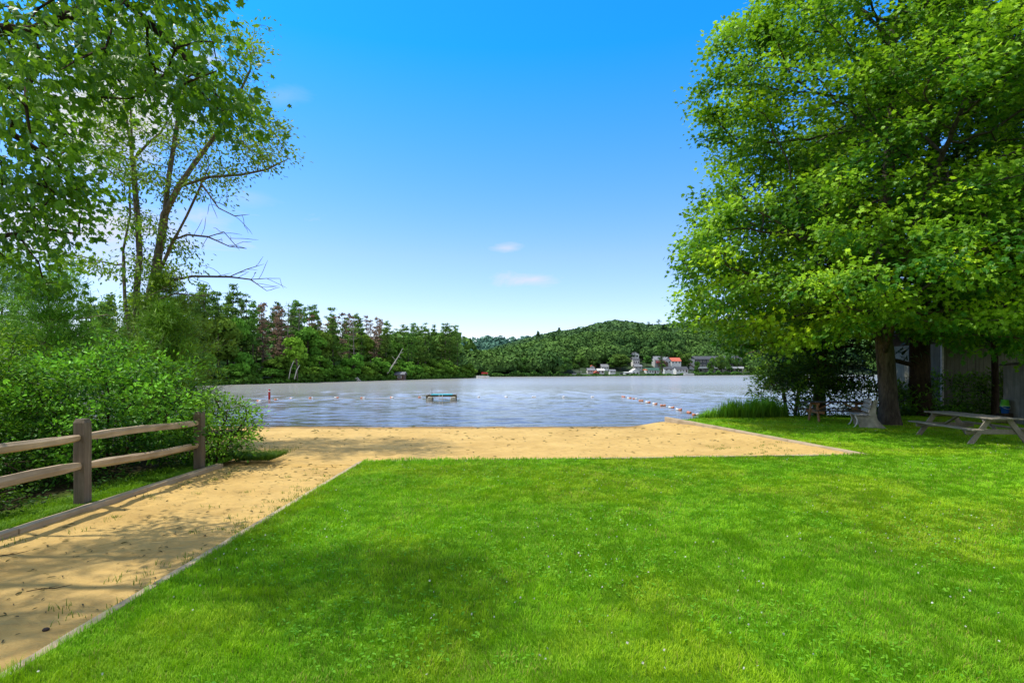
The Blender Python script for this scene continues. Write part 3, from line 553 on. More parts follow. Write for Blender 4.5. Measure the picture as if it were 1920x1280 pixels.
blobs = [(310, 235, 55), (200, 262, 40), (420, 165, 55), (465, 265, 42), (505, 300, 36), (520, 245, 26), (440, 70, 42), (370, 60, 30), (270, 140, 45), (180, 215, 45), (335, 270, 40), (372, 345, 34), (235, 320, 40), (250, 420, 30), (275, 505, 26), (355, 470, 22), (425, 325, 32), (150, 280, 36), (480, 100, 26), (300, 60, 34), (215, 90, 50), (400, 255, 38), (330, 505, 20), (262, 590, 30), (470, 210, 36), (290, 330, 28), (160, 500, 30), (110, 500, 26)]
A = np.concatenate([np.array([atd(x + rng.normal() * r * .55, y + rng.normal() * r * .42, D0 + rng.normal() * 1.1 - .3) for _ in range(int(r * .85))]) for x, y, r in blobs])
P, pr = grow(sd_, pr_, A, .22, .33, di=2.6, it=40)
def clump_leaves(P, pr, c):
    new = np.ones(len(P), bool); new[:nseed] = False; c2 = np.where(new, c, 99); c0 = (brg(300) * D0, D0, 8)
    a = broad_leaves(P, pr, c2, c0, 15, .19, .11, (.08, .20, .008), (.34, .54, .02), 4, SHR, bright=(.10, .07, 0))
    iv = [i for i in range(nseed) if P[i][2] < 7.5 and i < 110]; iv = np.array(iv); L, cid, off = clumps(P, iv, 22, .13, 1.0); n = len(L); o_ = unit(off)
    return [a, foliage(L, unit(rng.normal(size=(n, 3)) + (0, 0, -.5)), unit(o_ + rng.normal(size=(n, 3)) * .4), .085 * (.6 + .7 * rng.random(n)), lerp((.018, .06, .008), (.07, .17, .015), rng.random(n)), T_KITE, F_KITE)]
rad, ch, cnt = radii(pr, .17, .006, 2.2)
tree_obj('clump_tree', 'tall multi stemmed tree with thin crown and bare dead lower limbs behind the shrubs', P, pr, .092, M['bark_twig'], clump_leaves, M['leaf'], flare=.15, minr=.003, e=1.85, tip=.004)

# near maple whose boughs hang into the picture from beyond the left edge
TB = (-9.6, 4.6, -.05)
def ov(px, py, d): return atd(px, py, d * .84)
st = [(-1, [TB, (-9.5, 4.6, 2), (-9.3, 4.7, 4.6), (-9, 4.8, 7.5), (-8.6, 5, 11)]),
      (0, [(-9.3, 4.7, 3.6), (-7.6, 5.6, 5.6), ov(60, 60, 6.4), ov(220, -10, 6.6), ov(330, 90, 6.8), ov(400, 170, 6.9)]),
      (0, [(-9.3, 4.7, 3.0), (-8.2, 6.4, 4.2), ov(20, 250, 7.6), ov(100, 300, 7.9), ov(160, 350, 8.0)]),
      (0, [(-9.3, 4.7, 2.6), (-8.8, 7.0, 3.2), ov(20, 440, 8.6), ov(90, 430, 9.0), ov(150, 440, 9.2)]),
      (0, [(-9.2, 4.8, 5.2), (-7.6, 5.0, 7.0), ov(200, -80, 6.2), ov(330, -60, 6.2)]),
      (0, [(-9.2, 4.8, 5.6), (-7.8, 2.4, 7.0), (-6.2, 1.2, 7.2)]),
      (0, [(-9.1, 4.8, 6.6), (-8.2, 7.0, 9.0), (-7.6, 8.6, 10.4)])]
sd_, pr_ = chain_seed(st, .28)
bl = [(60, 60, 90, 6.3), (160, 110, 80, 6.5), (250, 60, 75, 6.6), (320, 110, 65, 6.7), (385, 170, 52, 6.9), (425, 225, 28, 7.0), (40, 200, 85, 7.0), (120, 250, 75, 7.4), (60, 320, 80, 7.6), (150, 350, 55, 7.9), (50, 430, 70, 8.4), (120, 420, 60, 8.8), (60, 520, 50, 8.8), (200, -60, 110, 6.2), (330, -40, 80, 6.3), (20, 120, 90, 6.4), (210, 170, 60, 6.8), (350, 60, 60, 6.6), (10, 380, 60, 8), (290, 170, 40, 6.9), (400, 120, 40, 6.8), (75, 130, 80, 6.2), (190, 30, 80, 6.4), (100, 370, 60, 8)]
A = [np.array([ov(x + rng.normal() * r * .5, y + rng.normal() * r * .42, d + rng.normal() * .45) for _ in range(int(r * .72))]) for x, y, r, d in bl]
A.append(shell(130, (-7.2, 1.6, 7.0), (3.2, 2.8, 1.8), .2, -1, .2, 3)); A.append(shell(60, (-9.6, 5.0, 9.0), (2.4, 2.6, 2), .3, -1, .2, 5))
P, pr = grow(sd_, pr_, np.concatenate(A), .26, .40, it=60, trop=(0, 0, -.03))
tree_obj('maple_tree', 'overhanging dark leaved maple whose boughs reach in from beyond the left edge', P, pr, .14, M['bark_dark'], lambda P, pr, c: [broad_leaves(P, pr, c, (-9, 4.6, 5), 46, .21, .080, (.040, .17, .008), (.23, .54, .02), 5, (T_MAP, F_MAP), droop=.9, tilt=.75)], M['leaf_near'], flare=.6, minr=.004, e=1.9, tip=.003)

# ------------------------------------------------------------------ grass and low growth (uncountable: stuff)
def blades(P, hgt, wid, cb, ct, lean=.45):
    n = len(P); wid = np.broadcast_to(wid, (n,)); a = 9 * vnoise(P[:, :2] * 4.5, 90) + rng.normal(size=n) * .9; dx, dy = np.cos(a), np.sin(a); le = hgt * lean * (.3 + rng.random(n)); lx, ly = rng.normal(size=n) * .35 + dy, rng.normal(size=n) * .35 - dx
    V = np.zeros((n, 5, 3)); w2 = wid / 2
    V[:, 0] = P + np.stack([-dx * w2, -dy * w2, 0 * w2 - .005], 1); V[:, 1] = P + np.stack([dx * w2, dy * w2, 0 * w2 - .005], 1)
    m_ = P + np.stack([lx * le * .35, ly * le * .35, hgt * .6], 1); V[:, 2] = m_ + np.stack([dx * w2, dy * w2, 0 * w2], 1) * .8; V[:, 3] = m_ - np.stack([dx * w2, dy * w2, 0 * w2], 1) * .8
    V[:, 4] = P + np.stack([lx * le, ly * le, hgt * (1 - .25 * rng.random(n))], 1); i = np.arange(n)[:, None] * 5
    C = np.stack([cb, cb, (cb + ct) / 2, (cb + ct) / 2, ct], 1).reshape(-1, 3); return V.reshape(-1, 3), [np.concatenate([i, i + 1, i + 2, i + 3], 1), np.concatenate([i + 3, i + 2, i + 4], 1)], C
def blade_obj(name, P, hgt, wid, cb, ct, label, cat, lean=.45):
    V, Fs, C = blades(P, hgt, wid, cb, ct, lean); return tag(link(name, np_mesh(name, V, Fs, C), M['grass']), label, cat, kind='stuff')
def on_lawn(x, y): return ((x > PX + .03) & (y < yb(x) - .02)) | ((y > 13.3) & (x > xb(y) + .1) & (y < shore_y(x) - .9))
def lawn_points(n, d0, d1, p):
    uu = rng.random(n); d = (d0 ** p + uu * (d1 ** p - d0 ** p)) ** (1 / p); x = PX + rng.random(n) * (1.05 * d + 2.6 - PX); k = on_lawn(x, d); return x[k], d[k]
x, y = lawn_points(1000000, 2.3, 27, .42)
q = np.column_stack([x, y]); pat = fbm(q * .55, 41); fine = fbm(q * np.array((8.5, 6.0)), 42, 2); yel = np.clip((fbm(q * .8 + 7, 43, 4) - .46) * 5, 0, 1); rough = vnoise(q * 5, 44)
hgt = (.022 + .034 * rng.random(len(x)) + .062 * rough * fine ** 1.5) * (.75 + .6 * pat); edge = np.minimum(np.abs(x - PX), np.abs(yb(x) - y)); hgt *= 1 + .6 * np.exp(-(edge / .12) ** 2)
wid = .0042 * np.maximum(1, y / 4.4) ** .85
t = np.clip(.15 + .75 * (fine - .2) + .5 * (pat - .5) + rng.normal(size=len(x)) * .2, 0, 1)
ct = lerp((.18, .48, .005), (.46, .80, .012), t); ct = ct * (1 - yel[:, None] * .5) + np.array((.54, .66, .012)) * yel[:, None] * .5; ct = ct * (.92 + .22 * np.clip((fbm(q * 1.1 + 30, 71) - .3) * 2.5, 0, 1))[:, None]
dry = rng.random(len(x)) < .03 + .10 * np.clip((fbm(q * 1.3 + 60, 46) - .55) * 6, 0, 1); ct[dry] = (.5, .42, .10)
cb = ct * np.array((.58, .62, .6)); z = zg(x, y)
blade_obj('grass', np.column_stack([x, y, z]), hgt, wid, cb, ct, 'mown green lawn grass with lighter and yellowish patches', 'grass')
# clover heads
x, y = lawn_points(4600, 3.2, 22, .8); q = np.column_stack([x, y]); k = fbm(q * .7 + 11, 51) > .50; x, y = x[k], y[k]; k = rng.random(len(x)) < .30; x, y = x[k], y[k]; n = len(x); P = np.column_stack([x, y, zg(x, y) + .055 + .02 * rng.random(n)])
o1 = foliage(P, rdir(n), rdir(n), .010 + .006 * rng.random(n), lerp((.55, .5, .42), (.8, .8, .74), rng.random(n)), T_QUAD, F_QUAD); o2 = foliage(P + .002, rdir(n), rdir(n), .011, lerp((.55, .5, .42), (.8, .8, .74), rng.random(n)), T_QUAD, F_QUAD)
tag(add_fol('clover_flowers', [o1, o2], M['grass'], None), 'tiny white clover heads dotted over the lawn', 'flowers', kind='stuff')
n = 16000; x, y = lawn_points(n, 3.2, 12, .6); q = np.column_stack([x, y]); k = fbm(q * .9 + 3, 57) > .52; x, y = x[k], y[k]; n = len(x)
tag(add_fol('clover_leaves', [foliage(np.column_stack([x, y, zg(x, y) + .035 + .02 * rng.random(n)]), rdir(n) * (1, 1, .2), np.array([0, 0, 1.]) + rdir(n) * .5, .03 + .014 * rng.random(n), lerp((.09, .32, .008), (.22, .5, .02), rng.random(n)), T_ELL, F_ELL)], M['grass'], None), 'broad clover leaves growing in patches among the lawn grass', 'clover', kind='stuff')
# verge under the fence
n = 42000; y = rng.uniform(3.2, 13.4, n); x = FX - .12 - np.abs(rng.normal(size=n)) * .33 + .05; q = np.column_stack([x, y]); k = fbm(q * 1.1, 61) > .42; x, y = x[k], y[k]; n = len(x); q = np.column_stack([x, y])
t = rng.random(n); ct = lerp((.10, .28, .006), (.28, .52, .012), t); blade_obj('verge_grass', np.column_stack([x, y, zg(x, y)]), .03 + .05 * rng.random(n) ** 2 + .04 * vnoise(q * 4, 3), .006 * np.maximum(1, y / 5), ct * .45, ct, 'rough strip of grass between the fence posts and the edging', 'grass')
n = 9000; x = -5.5 - rng.gamma(2, .38, n) + .25; y = 12.55 + rng.gamma(2, .22, n); k = (x < FX + .75); x, y = x[k], y[k]; n = len(x); t = rng.random(n); ct = lerp((.05, .14, .006), (.15, .26, .02), t)
blade_obj('tuft_grass', np.column_stack([x, y, np.maximum(zs(x, y), zg(x, y) * (x < FX))]), .05 + .09 * rng.random(n), .008, ct * .45, ct, 'tuft of longer grass at the end of the edging by the sand', 'grass')
n = 9000; x = rng.uniform(-13, -6.8, n); y = rng.uniform(5, 13, n); q = np.column_stack([x, y]); k = fbm(q * .8, 65) > .47; x, y = x[k], y[k]; n = len(x)
tag(add_fol('undergrowth', [foliage(np.column_stack([x, y, zg(x, y) + .02 + .16 * rng.random(n) ** 2]), rdir(n) * (1, 1, .3), np.array([0, 0, 1.]) + rdir(n) * .6, .05 + .03 * rng.random(n), lerp((.015, .05, .006), (.06, .17, .014), rng.random(n)), T_ELL, F_ELL)], M['bushleaf'], None), 'low weeds on the shaded soil behind the fence', 'undergrowth', kind='stuff')
# dark leafy floor under the right hand trees
n = 7000; x = rng.uniform(12.5, 27, n); y = rng.uniform(23.8, 27.5, n); k = y > 23.6 + 1.2 * vnoise(np.column_stack([x, y]) * .6, 4) ; x, y = x[k], y[k]; n = len(x)
tag(add_fol('bank_undergrowth', [foliage(np.column_stack([x, y, zg(x, y) + .05 + .4 * rng.random(n) ** 1.5]), rdir(n) * (1, 1, .3), np.array([0, 0, 1.]) + rdir(n) * .7, .11, lerp((.012, .05, .006), (.06, .18, .014), rng.random(n)), T_ELL, F_ELL)], M['bushleaf'], None), 'leafy ground cover along the right bank under the trees', 'undergrowth', kind='stuff')
# reeds on the right bank
cx = np.concatenate([rng.uniform(8.15, 12.0, 120)]); cy = 23.9 + rng.random(120) * 2.4; n = 26; x = np.repeat(cx, n) + rng.normal(size=120 * n) * .13; y = np.repeat(cy, n) + rng.normal(size=120 * n) * .13
hh = (.40 + .62 * np.clip((x - 7.9) / 2.0, 0, 1)) * np.repeat(.7 + .5 * rng.random(120), n) * (.6 + .5 * rng.random(len(x))); ct = lerp((.12, .36, .008), (.30, .62, .02), rng.random(len(x)))
blade_obj('reeds', np.column_stack([x, y, zg(x, y)]), hh, .028 + 0 * x, ct * .4, ct, 'bright green reeds and tall grass at the water edge on the right bank', 'reeds', .35)
# weeds and litter on the sand
def sand_pts(n):
    x = np.concatenate([rng.uniform(FX + .1, PX - .05, n), rng.uniform(-8, 7.4, n)]); y = np.concatenate([rng.uniform(3.4, 12.5, n), rng.uniform(12.8, 24, n)]); k = (y < 12.5) | ((y > yb(x) + .15) & (x < xb(np.maximum(y, 13.38)) - .2)); return x[k], y[k]
cx = np.concatenate([PX - .05 - rng.gamma(1.4, .28, 60), FX + .2 + rng.gamma(1.5, .3, 22), rng.uniform(5.6, 7.8, 40)]); cy = np.concatenate([rng.uniform(4, 12, 82), 13.6 + rng.random(40) * 3]); k = (cx > FX + .1) & ((cy < 12.4) | (cx < xb(np.maximum(cy, 13.4)) - .12)); cx, cy = cx[k], cy[k]; n = 16
sg = np.repeat(.03 + .06 * rng.random(len(cx)), n); x = np.repeat(cx, n) + rng.normal(size=len(cx) * n) * sg; y = np.repeat(cy, n) + rng.normal(size=len(cx) * n) * sg; ct = lerp((.10, .22, .012), (.26, .36, .03), rng.random(len(x)))
blade_obj('sand_weeds', np.column_stack([x, y, zs(x, y)]), .02 + .05 * rng.random(len(x)), .007 + 0 * x, ct * .6, ct, 'sparse weed sprouts coming up through the sandy path', 'weeds', 1.0)
x, y = sand_pts(420); n = len(x); T = rdir(n) * (1, 1, .05); 
tag(add_fol('sand_litter', [foliage(np.column_stack([x, y, zs(x, y) + .012]), T, np.array([0, 0, 1.]) + rdir(n) * .25, (.03 + .07 * rng.random(n) ** 2) * np.maximum(1, y / 9), lerp((.03, .022, .015), (.20, .13, .06), rng.random(n) ** 2), T_ELL * (1, .5, 1), F_ELL)], M['bushleaf'], None), 'dead leaves and bits of twig scattered on the sand', 'litter', kind='stuff')
for lab, p_, a_ in (('thin dark stick lying on the sandy path near the left edging', at(262, 958, -.06), .15), ('short dark twig on the sandy path at the left edge', at(20, 1040, -.06), .8), ('twig lying across the sand by the joint of the path edging', at(92, 1104, -.05), .4)):
    mb = MB(); L = .17; mb.tube([(-L, 0, .005), (-.06, .02, .008), (.05, -.01, .006), (L, .03, .008)], [.003, .005, .004, .002], 5); mb.tube([(0, 0, .015), (.06, .05, .01)], [.003, .001], 4); o = mb.build('twig', M['bark_dark']); o.location = p_; o.rotation_euler = (0, 0, a_); tag(o, lab, 'twig')
mb = MB(); mb.lathe([(.001, 0), (.02, .002), (.026, .012), (.018, .022), (.001, .026)], n=9); o = mb.build('stone', plain('dark_stone', (.05, .035, .03), .9)); o.location = at(86, 1182, -.055); tag(o, 'small dark stone lying on the sandy path', 'stone')

# ------------------------------------------------------------------ edging beams
def beam(label, p, q, w_=.14, h_=.15, z=.06, mat='timber', name='edging_timber'):
    p, q = Vector(p), Vector(q); d = q - p; L = d.length; nseg = 8; mb = MB(); ring = [(-.5, -1), (.5, -1), (.5, -.07), (.42, 0), (-.42, 0), (-.5, -.07)]
    vs = [(a * w_ + random.uniform(-.003, .003), L * (i / nseg - .5), b_ * h_ + random.uniform(-.004, .004)) for i in range(nseg + 1) for a, b_ in ring]
    fs = [(i * 6 + k, i * 6 + (k + 1) % 6, i * 6 + 6 + (k + 1) % 6, i * 6 + 6 + k) for i in range(nseg) for k in range(6)] + [tuple(range(5, -1, -1)), tuple(range(nseg * 6, nseg * 6 + 6))]
    o = mb.add(vs, fs).build(name, M[mat]); o.location = ((p.x + q.x) / 2, (p.y + q.y) / 2, z); o.rotation_euler = (0, 0, math.atan2(-d.x, d.y)); return tag(o, label, 'edging', 'wooden edging beams round the sand')
for lab, y0, y1 in (('wooden edging beam beside the path, nearest the left edge of the photo', 4.5, 6.93), ('wooden edging beam at the foot of the near fence post', 6.95, 9.38), ('wooden edging beam at the foot of the far fence post, by the leafy shrub', 9.4, 11.85)):
    beam(lab, (FX + .02 + random.uniform(-.015, .015), y0, 0), (FX + .02, y1, 0), z=.055)
for lab, y0, y1 in (('half buried edging board between lawn and path at the bottom left corner', 2.9, 5.22), ('exposed grey edging board along the lawn, second from the bottom left', 5.27, 7.7), ('edging board along the lawn, third from the bottom left, mostly sanded over', 7.72, 10.1), ('edging board along the lawn where the path opens on the beach', 10.12, 12.42)):
    beam(lab, (PX - .04, y0, 0), (PX - .04, y1, 0), w_=.09, z=.012)
xs_ = np.linspace(-3.25, 8.55, 6)
for k, lab in enumerate(('grass covered edging board at the lawn corner where path meets beach', 'edging board hidden in grass at beach edge, second from path', 'edging board hidden in grass at the middle of the beach edge', 'thin pale edging board at beach edge, second from the right corner', 'pale edging board ending at the right corner of the beach')):
    beam(lab, (xs_[k], float(yb(xs_[k])), 0), (xs_[k + 1] - .02, float(yb(xs_[k + 1] - .02)), 0), w_=.08, z=.015 + .012 * (k > 2))
ys_ = np.linspace(13.42, 24.3, 5)
for k, lab in enumerate(('pale edging beam on the right of the beach, nearest, meeting the corner', 'pale edging beam on the right of the beach, second from the corner', 'pale edging beam on the right of the beach, third from the corner', 'pale edging beam on the right of the beach, ending at the water')):
    beam(lab, (float(xb(ys_[k])) + .05, ys_[k] + .01, 0), (float(xb(ys_[k + 1])) + .05, ys_[k + 1] - .01, 0), w_=.13, h_=.5, z=.035)

# ------------------------------------------------------------------ split rail fence
fx = -6.42
fn = thing('split_rail_fence', 'weathered split rail fence with two rails along the left of the sandy path', 'fence', (fx, 8.37, 0))
def post(y, top, w_=.165):
    mb = MB(); ring = lambda s, z: [(-w_ / 2 * s, -w_ / 2.3 * s, z), (w_ / 2 * s, -w_ / 2.3 * s, z), (w_ / 2 * s, w_ / 2.3 * s, z), (-w_ / 2 * s, w_ / 2.3 * s, z)]
    vs = []; zz = [-.3, .1, .4, .7, 1.0, top - .05, top]
    for k, z in enumerate(zz): vs += [(x + random.uniform(-.005, .005), y_ + random.uniform(-.005, .005), zq) for x, y_, zq in ring(.78 if k == 6 else 1, z + (random.uniform(-.01, .01) if k == 6 else 0))]
    fs = [(k * 4 + i, k * 4 + (i + 1) % 4, k * 4 + 4 + (i + 1) % 4, k * 4 + 4 + i) for k in range(6) for i in range(4)] + [(3, 2, 1, 0), (24, 25, 26, 27)]
    mb.add(vs, fs); o = mb.build('post', M['post'], fn); o.location = (0, y - 8.37, 0); return o
pz = [(5.3, 1.27), (8.37, 1.285), (11.5, 1.17)]
for y, tp in pz:
    po = post(y, tp)
def rail(p, q, r0, seed, w_=1.0):
    rr = random.Random(seed); mb = MB(); p, q = Vector(p), Vector(q); n = 14; shape = [(-1, -.55), (-.2, -1.05), (.8, -.75), (1.0, .2), (.35, .95), (-.75, .8)]; shape = [(a + rr.uniform(-.15, .15), b_ + rr.uniform(-.15, .15)) for a, b_ in shape]; vs = []; ph = rr.random() * 6
    for i in range(n + 1):
        s = i / n; c = p + (q - p) * s + Vector((.012 * math.sin(5 * s + ph), 0, .010 * math.sin(7 * s + ph))); k = r0 * (.62 + .38 * min(1, min(s, 1 - s) * 7)); tw = .25 * math.sin(2.2 * s + ph)
        for a, b_ in shape:
            a2, b2 = a * math.cos(tw) - b_ * math.sin(tw), a * math.sin(tw) + b_ * math.cos(tw); vs.append(c + Vector((a2 * k * .62 + rr.uniform(-.003, .003), 0, b2 * k + rr.uniform(-.004, .004))))
    fs = [(i * 6 + k, i * 6 + (k + 1) % 6, i * 6 + 6 + (k + 1) % 6, i * 6 + 6 + k) for i in range(n) for k in range(6)] + [tuple(range(5, -1, -1)), tuple(range(n * 6, n * 6 + 6))]
    mb.add(vs, fs); return mb.build('rail', M['rail'], fn)
Y = 8.37
rail((.015, 5.24 - Y, 1.03), (0, 8.42 - Y, 1.035), .066, 1); rail((.02, 5.24 - Y, .62), (0, 8.42 - Y, .60), .078, 2); rail((-.01, 8.35 - Y, 1.03), (0, 11.55 - Y, .955), .066, 3); rail((-.01, 8.35 - Y, .585), (0, 11.55 - Y, .475), .066, 4)
o = rail((0, 5.36 - Y, .61), (0, 2.6 - Y, .6), .066, 5); o = rail((0, 5.36 - Y, 1.02), (0, 2.6 - Y, 1.03), .066, 6)

# ------------------------------------------------------------------ picnic tables and park bench (long axis = local y)
def picnic(label, loc, rz, top, leg, L=2.44, wt=.76, spread=1.45, foot=.72):
    t = thing('picnic_table', label, 'picnic table', loc, rz, 'picnic tables'); n = 5; pw = wt / n
    mb = MB()
    for k in range(n): mb.box((-wt / 2 + pw * (k + .5), random.uniform(-.02, .02), .745), (pw - .008, L, .038), bev=.006)
    mb.build('tabletop', top, t)
    for s in (-1, 1):
        mb = MB(); [mb.box((s * (spread / 2 - .07 + k * .145), random.uniform(-.015, .015), .44), (.138, L, .038), bev=.006) for k in (-.5, .5)]; mb.build('bench_seat', top, t)
        ye = s * (L / 2 - .36)
        MB().bar((-spread / 2 - .04, ye, .375), (spread / 2 + .04, ye, .375), .04, .14, bev=.008).build('seat_beam', leg, t)
        MB().bar((-wt / 2 + .02, ye, .68), (wt / 2 - .02, ye, .68), .04, .09, bev=.008).build('top_beam', leg, t)
        for q in (-1, 1): MB().bar((q * foot, ye + s * .042, -.02), (q * .24, ye + s * .042, .725), .04, .14, bev=.006).build('leg', leg, t)
        MB().bar((0, ye - s * .03, .40), (0, ye - s * .62, .70), .04, .085, up=(1, 0, 0), bev=.006).build('brace', leg, t)
    return t
picnic('weathered grey picnic table on the grass beside the shed corner', (13.36, 16.35, -.02), R(-5), M['weathered'], M['weathered'], L=2.85, wt=.82, spread=1.6, foot=.78)
picnic('brown picnic table with dark top at the lake edge behind the park bench', (13.0, 22.4, .03), R(87), M['darkwood'], M['brownwood'], spread=1.4, foot=.42)
bt = thing('park_bench', 'park bench with pale concrete sides and grey slats at the maple trunk', 'bench', (12.75, 20.15, 0), R(-24))
side = [(-.30, 0), (.55, 0), (.40, .12), (.24, .32), (.19, .55), (.20, .75), (.26, 1.0), (.14, 1.02), (.06, .80), (.0, .58), (-.04, .44), (-.42, .42), (-.42, .36), (-.34, .30)]
for y in (-.62, .62): MB().prism(side, y - .045, y + .045).build('side_panel', M['concrete'], bt)
mb = MB(); [mb.box((-.37 + .115 * k, 0, .462), (.10, 1.5, .035), bev=.006) for k in range(4)]; mb.build('seat', M['slat'], bt)
mb = MB(); Rm = Matrix.Rotation(R(9), 4, 'Y'); [mb.box((-.01 + .026 * k, 0, .62 + .155 * k), (.03, 1.42, .125), Rm, bev=.006) for k in range(3)]; mb.build('backrest', M['slat'], bt)
for y in (-.68, .60): MB().tube([(-.50, y, 0), (-.42, y, .10), (-.37, y, .22), (-.385, y, .33), (-.44, y, .43), (-.40, y, .445)], [.022, .02, .02, .02, .022, .02], 8).build('leg', M['white_metal'], bt)

# ------------------------------------------------------------------ sheds, buckets
M['shed'] = wood_mat('shaded_shed_boards', (.13, .125, .09), (.26, .25, .19), 2, grain=9, stain_or_shade=(.08, .085, .05)); M['shed_roof'] = plain('shed_shingles', (.09, .085, .08), .95, .3, 8); M['greyboard'] = wood_mat('grey_boards', (.17, .165, .15), (.34, .33, .30), 2, grain=12); M['darkglass'] = plain('dark_glass', (.03, .04, .045), .15, .1, 3, spec=.6)  # shed boards and their mottling coloured darker to stand in for shade
def boards(x0, x1, y, z0, z1, pitch, th, fx_=True):
    mb = MB(); n = max(1, int(round((x1 - x0) / pitch))); p = (x1 - x0) / n
    for k in range(n): mb.box((x0 + p * (k + .5), y + random.uniform(-.004, .004), (z0 + z1) / 2), (p - .012, th, z1 - z0), bev=.004)
    return mb
sh = thing('shed', 'pale board shed with shaded wall behind the shrubs at the right edge', 'shed', (24.2, 27.2, -.35))
boards(-3.3, 3.3, 0, 0, 3.75, .2, .03).build('wall', M['shed'], sh)
mb = MB(); mb.box((0, 1.9, 1.86), (6.5, 3.6, 3.7)); mb.build('body', M['shed'], sh)
mb = MB(); mb.prism([(-.45, 3.62), (1.9, 5.1), (4.2, 3.62), (4.2, 3.74), (1.9, 5.22), (-.45, 3.74)], -3.6, 3.6, 'yz'); mb.build('roof', M['shed_roof'], sh)
MB().box((-3.33, -.03, 1.87), (.10, .10, 3.74), bev=.006).build('corner_board', M['white_metal'], sh)
MB().box((3.34, -.03, 1.87), (.10, .10, 3.74), bev=.006).build('corner_board', M['white_metal'], sh)
s2 = thing('locker', 'tall grey board storage locker whose corner enters at the right edge', 'storage locker', (19.9, 21.0, -.03))
boards(-.95, .95, -.55, 0, 2.28, .16, .03).build('front_boards', M['greyboard'], s2); mb = MB(); mb.box((0, .05, 1.14), (1.88, 1.12, 2.27)); mb.build('body', M['greyboard'], s2)
MB().box((0, 0, 2.33), (2.1, 1.35, .07), Matrix.Rotation(R(-4), 4, 'X'), bev=.01).build('roof', M['shed_roof'], s2)
MB().box((-.97, -.57, 1.14), (.07, .07, 2.28), bev=.004).build('corner_board', M['greyboard'], s2)
stp = MB(); stp.tube([(0, 0, 0), (.01, 0, .2), (0, .01, .44)], [.27, .235, .225], 16, True, .05); o = stp.build('tree_stump', M['bark_dark']); o.location = (18.75, 21.3, -.03); tag(o, 'cut tree stump holding the two toy buckets beside the grey locker', 'stump')
def bucket(label, loc, mat, flip):
    t = thing('bucket', label, 'bucket', loc); mb = MB(); h = .26; pr_ = [(.105, 0), (.112, .02), (.14, h - .03), (.155, h - .02), (.155, h), (.14, h), (.11, .03), (.001, .03)]
    mb.lathe([(r, h - z) for r, z in pr_][::-1] if flip else pr_, n=20); mb.build('body', mat, t)
    rim = .012 if flip else h - .01
    mb = MB(); mb.tube([(.155 * math.cos(a), .155 * math.sin(a), rim) for a in np.linspace(0, 6.283, 21)], .011, 6, False); mb.build('rim', mat, t)
    mb = MB(); mb.tube([(.16 * math.cos(a), -.03 - .13 * math.sin(a), rim - .10 * math.sin(a) * (0 if flip else 1) + .02) for a in np.linspace(0, 3.1416, 9)], .006, 5); mb.build('handle', M['white_metal'], t); return t
bucket('blue plastic bucket standing on the stump under the green bucket', (18.75, 21.3, .41), plain('blue_plastic', (.01, .09, .32), .4, .1), False)
bucket('lime green plastic bucket upside down on top of the blue bucket', (18.75, 21.3, .665), plain('green_plastic', (.10, .42, .02), .4, .1), True)
tr = MB(); tr.tube([(0, 0, -.4), (.03, 0, 1.5), (-.02, .03, 4), (.08, 0, 7)], [.15, .13, .12, .08], 10, False, .04); t = thing('tree', 'thin dark trunk standing before the pale shed near the buckets', 'tree', (20.95, 24.3, 0)); tr.build('trunk', M['bark_dark'], t)
A = shell(260, (0, 0, 8.0), (1.9, 1.9, 2.6), .3, -1, .2, 8); sd_, pr_ = chain_seed([(-1, [(.08, 0, 6.6), (.1, 0, 7.4)])]); P, pr = grow(sd_, pr_, A, .35, .55); rad, ch, cnt = radii(pr, .07)
mb = MB(); skeleton_mesh(mb, P, pr, rad, ch, .008); mb.build('limbs', M['bark_dark'], t); add_fol('crown', [broad_leaves(P, pr, cnt, (0, 0, 7), 14, .3, .17, (.015, .06, .006), (.06, .16, .012), 3)], M['leaf'], t)

# ------------------------------------------------------------------ swimming area: raft, marker pole, floats, rope
M['teal'] = plain('teal_carpet', (.03, .36, .42), .9, .15, 4); M['barrel'] = plain('pale_plastic_barrel', (.52, .50, .40), .5, .15, 4); M['raftwood'] = wood_mat('wet_raft_wood', (.09, .065, .03), (.26, .20, .11), 0, grain=8)
rx, ry, _ = at(828, 751, WZ); ra = thing('swim_raft', 'swimming raft with teal deck and pale barrel floats out on the lake', 'raft', (rx, ry, WZ), R(4))
mb = MB(); mb.box((0, .35, .50), (1.75, 1.5, .035), bev=.01); mb.build('deck', M['teal'], ra)
mb = MB(); mb.box((0, -.62, .40), (2.45, .07, .10)); mb.box((0, 1.1, .40), (2.45, .07, .10)); [mb.box((x, .24, .40), (.07, 1.66, .10)) for x in (-1.19, -.4, .4, 1.19)]; mb.build('frame', M['raftwood'], ra)
for x in (-.98, .98):
    for y in (-.2, .75): MB().lathe([(.02, -.42), (.2, -.40), (.235, -.3), (.25, 0), (.235, .3), (.2, .40), (.02, .42)], (x * .97, y, .10), 16, Matrix.Rotation(R(90), 4, 'X')).build('barrel_float', M['barrel'], ra)
for x in (-1.19, 1.19): 
    mb = MB(); mb.box((x, .24, .2), (.05, 1.5, .30)); mb.build('side_board', M['raftwood'], ra)
mb = MB(); [mb.tube([(x, -.68, -.3), (x, -.68, .45), (x, -.62, .5)], .02, 6) for x in (-.16, .10)]; [mb.tube([(-.16, -.68, z), (.10, -.68, z)], .016, 6) for z in (-.1, .15, .35)]; mb.build('ladder', M['white_metal'], ra)
MB().tube([(-.85, .9, .5), (-.85, .9, 1.0)], .018, 6).build('pole', M['raftwood'], ra)
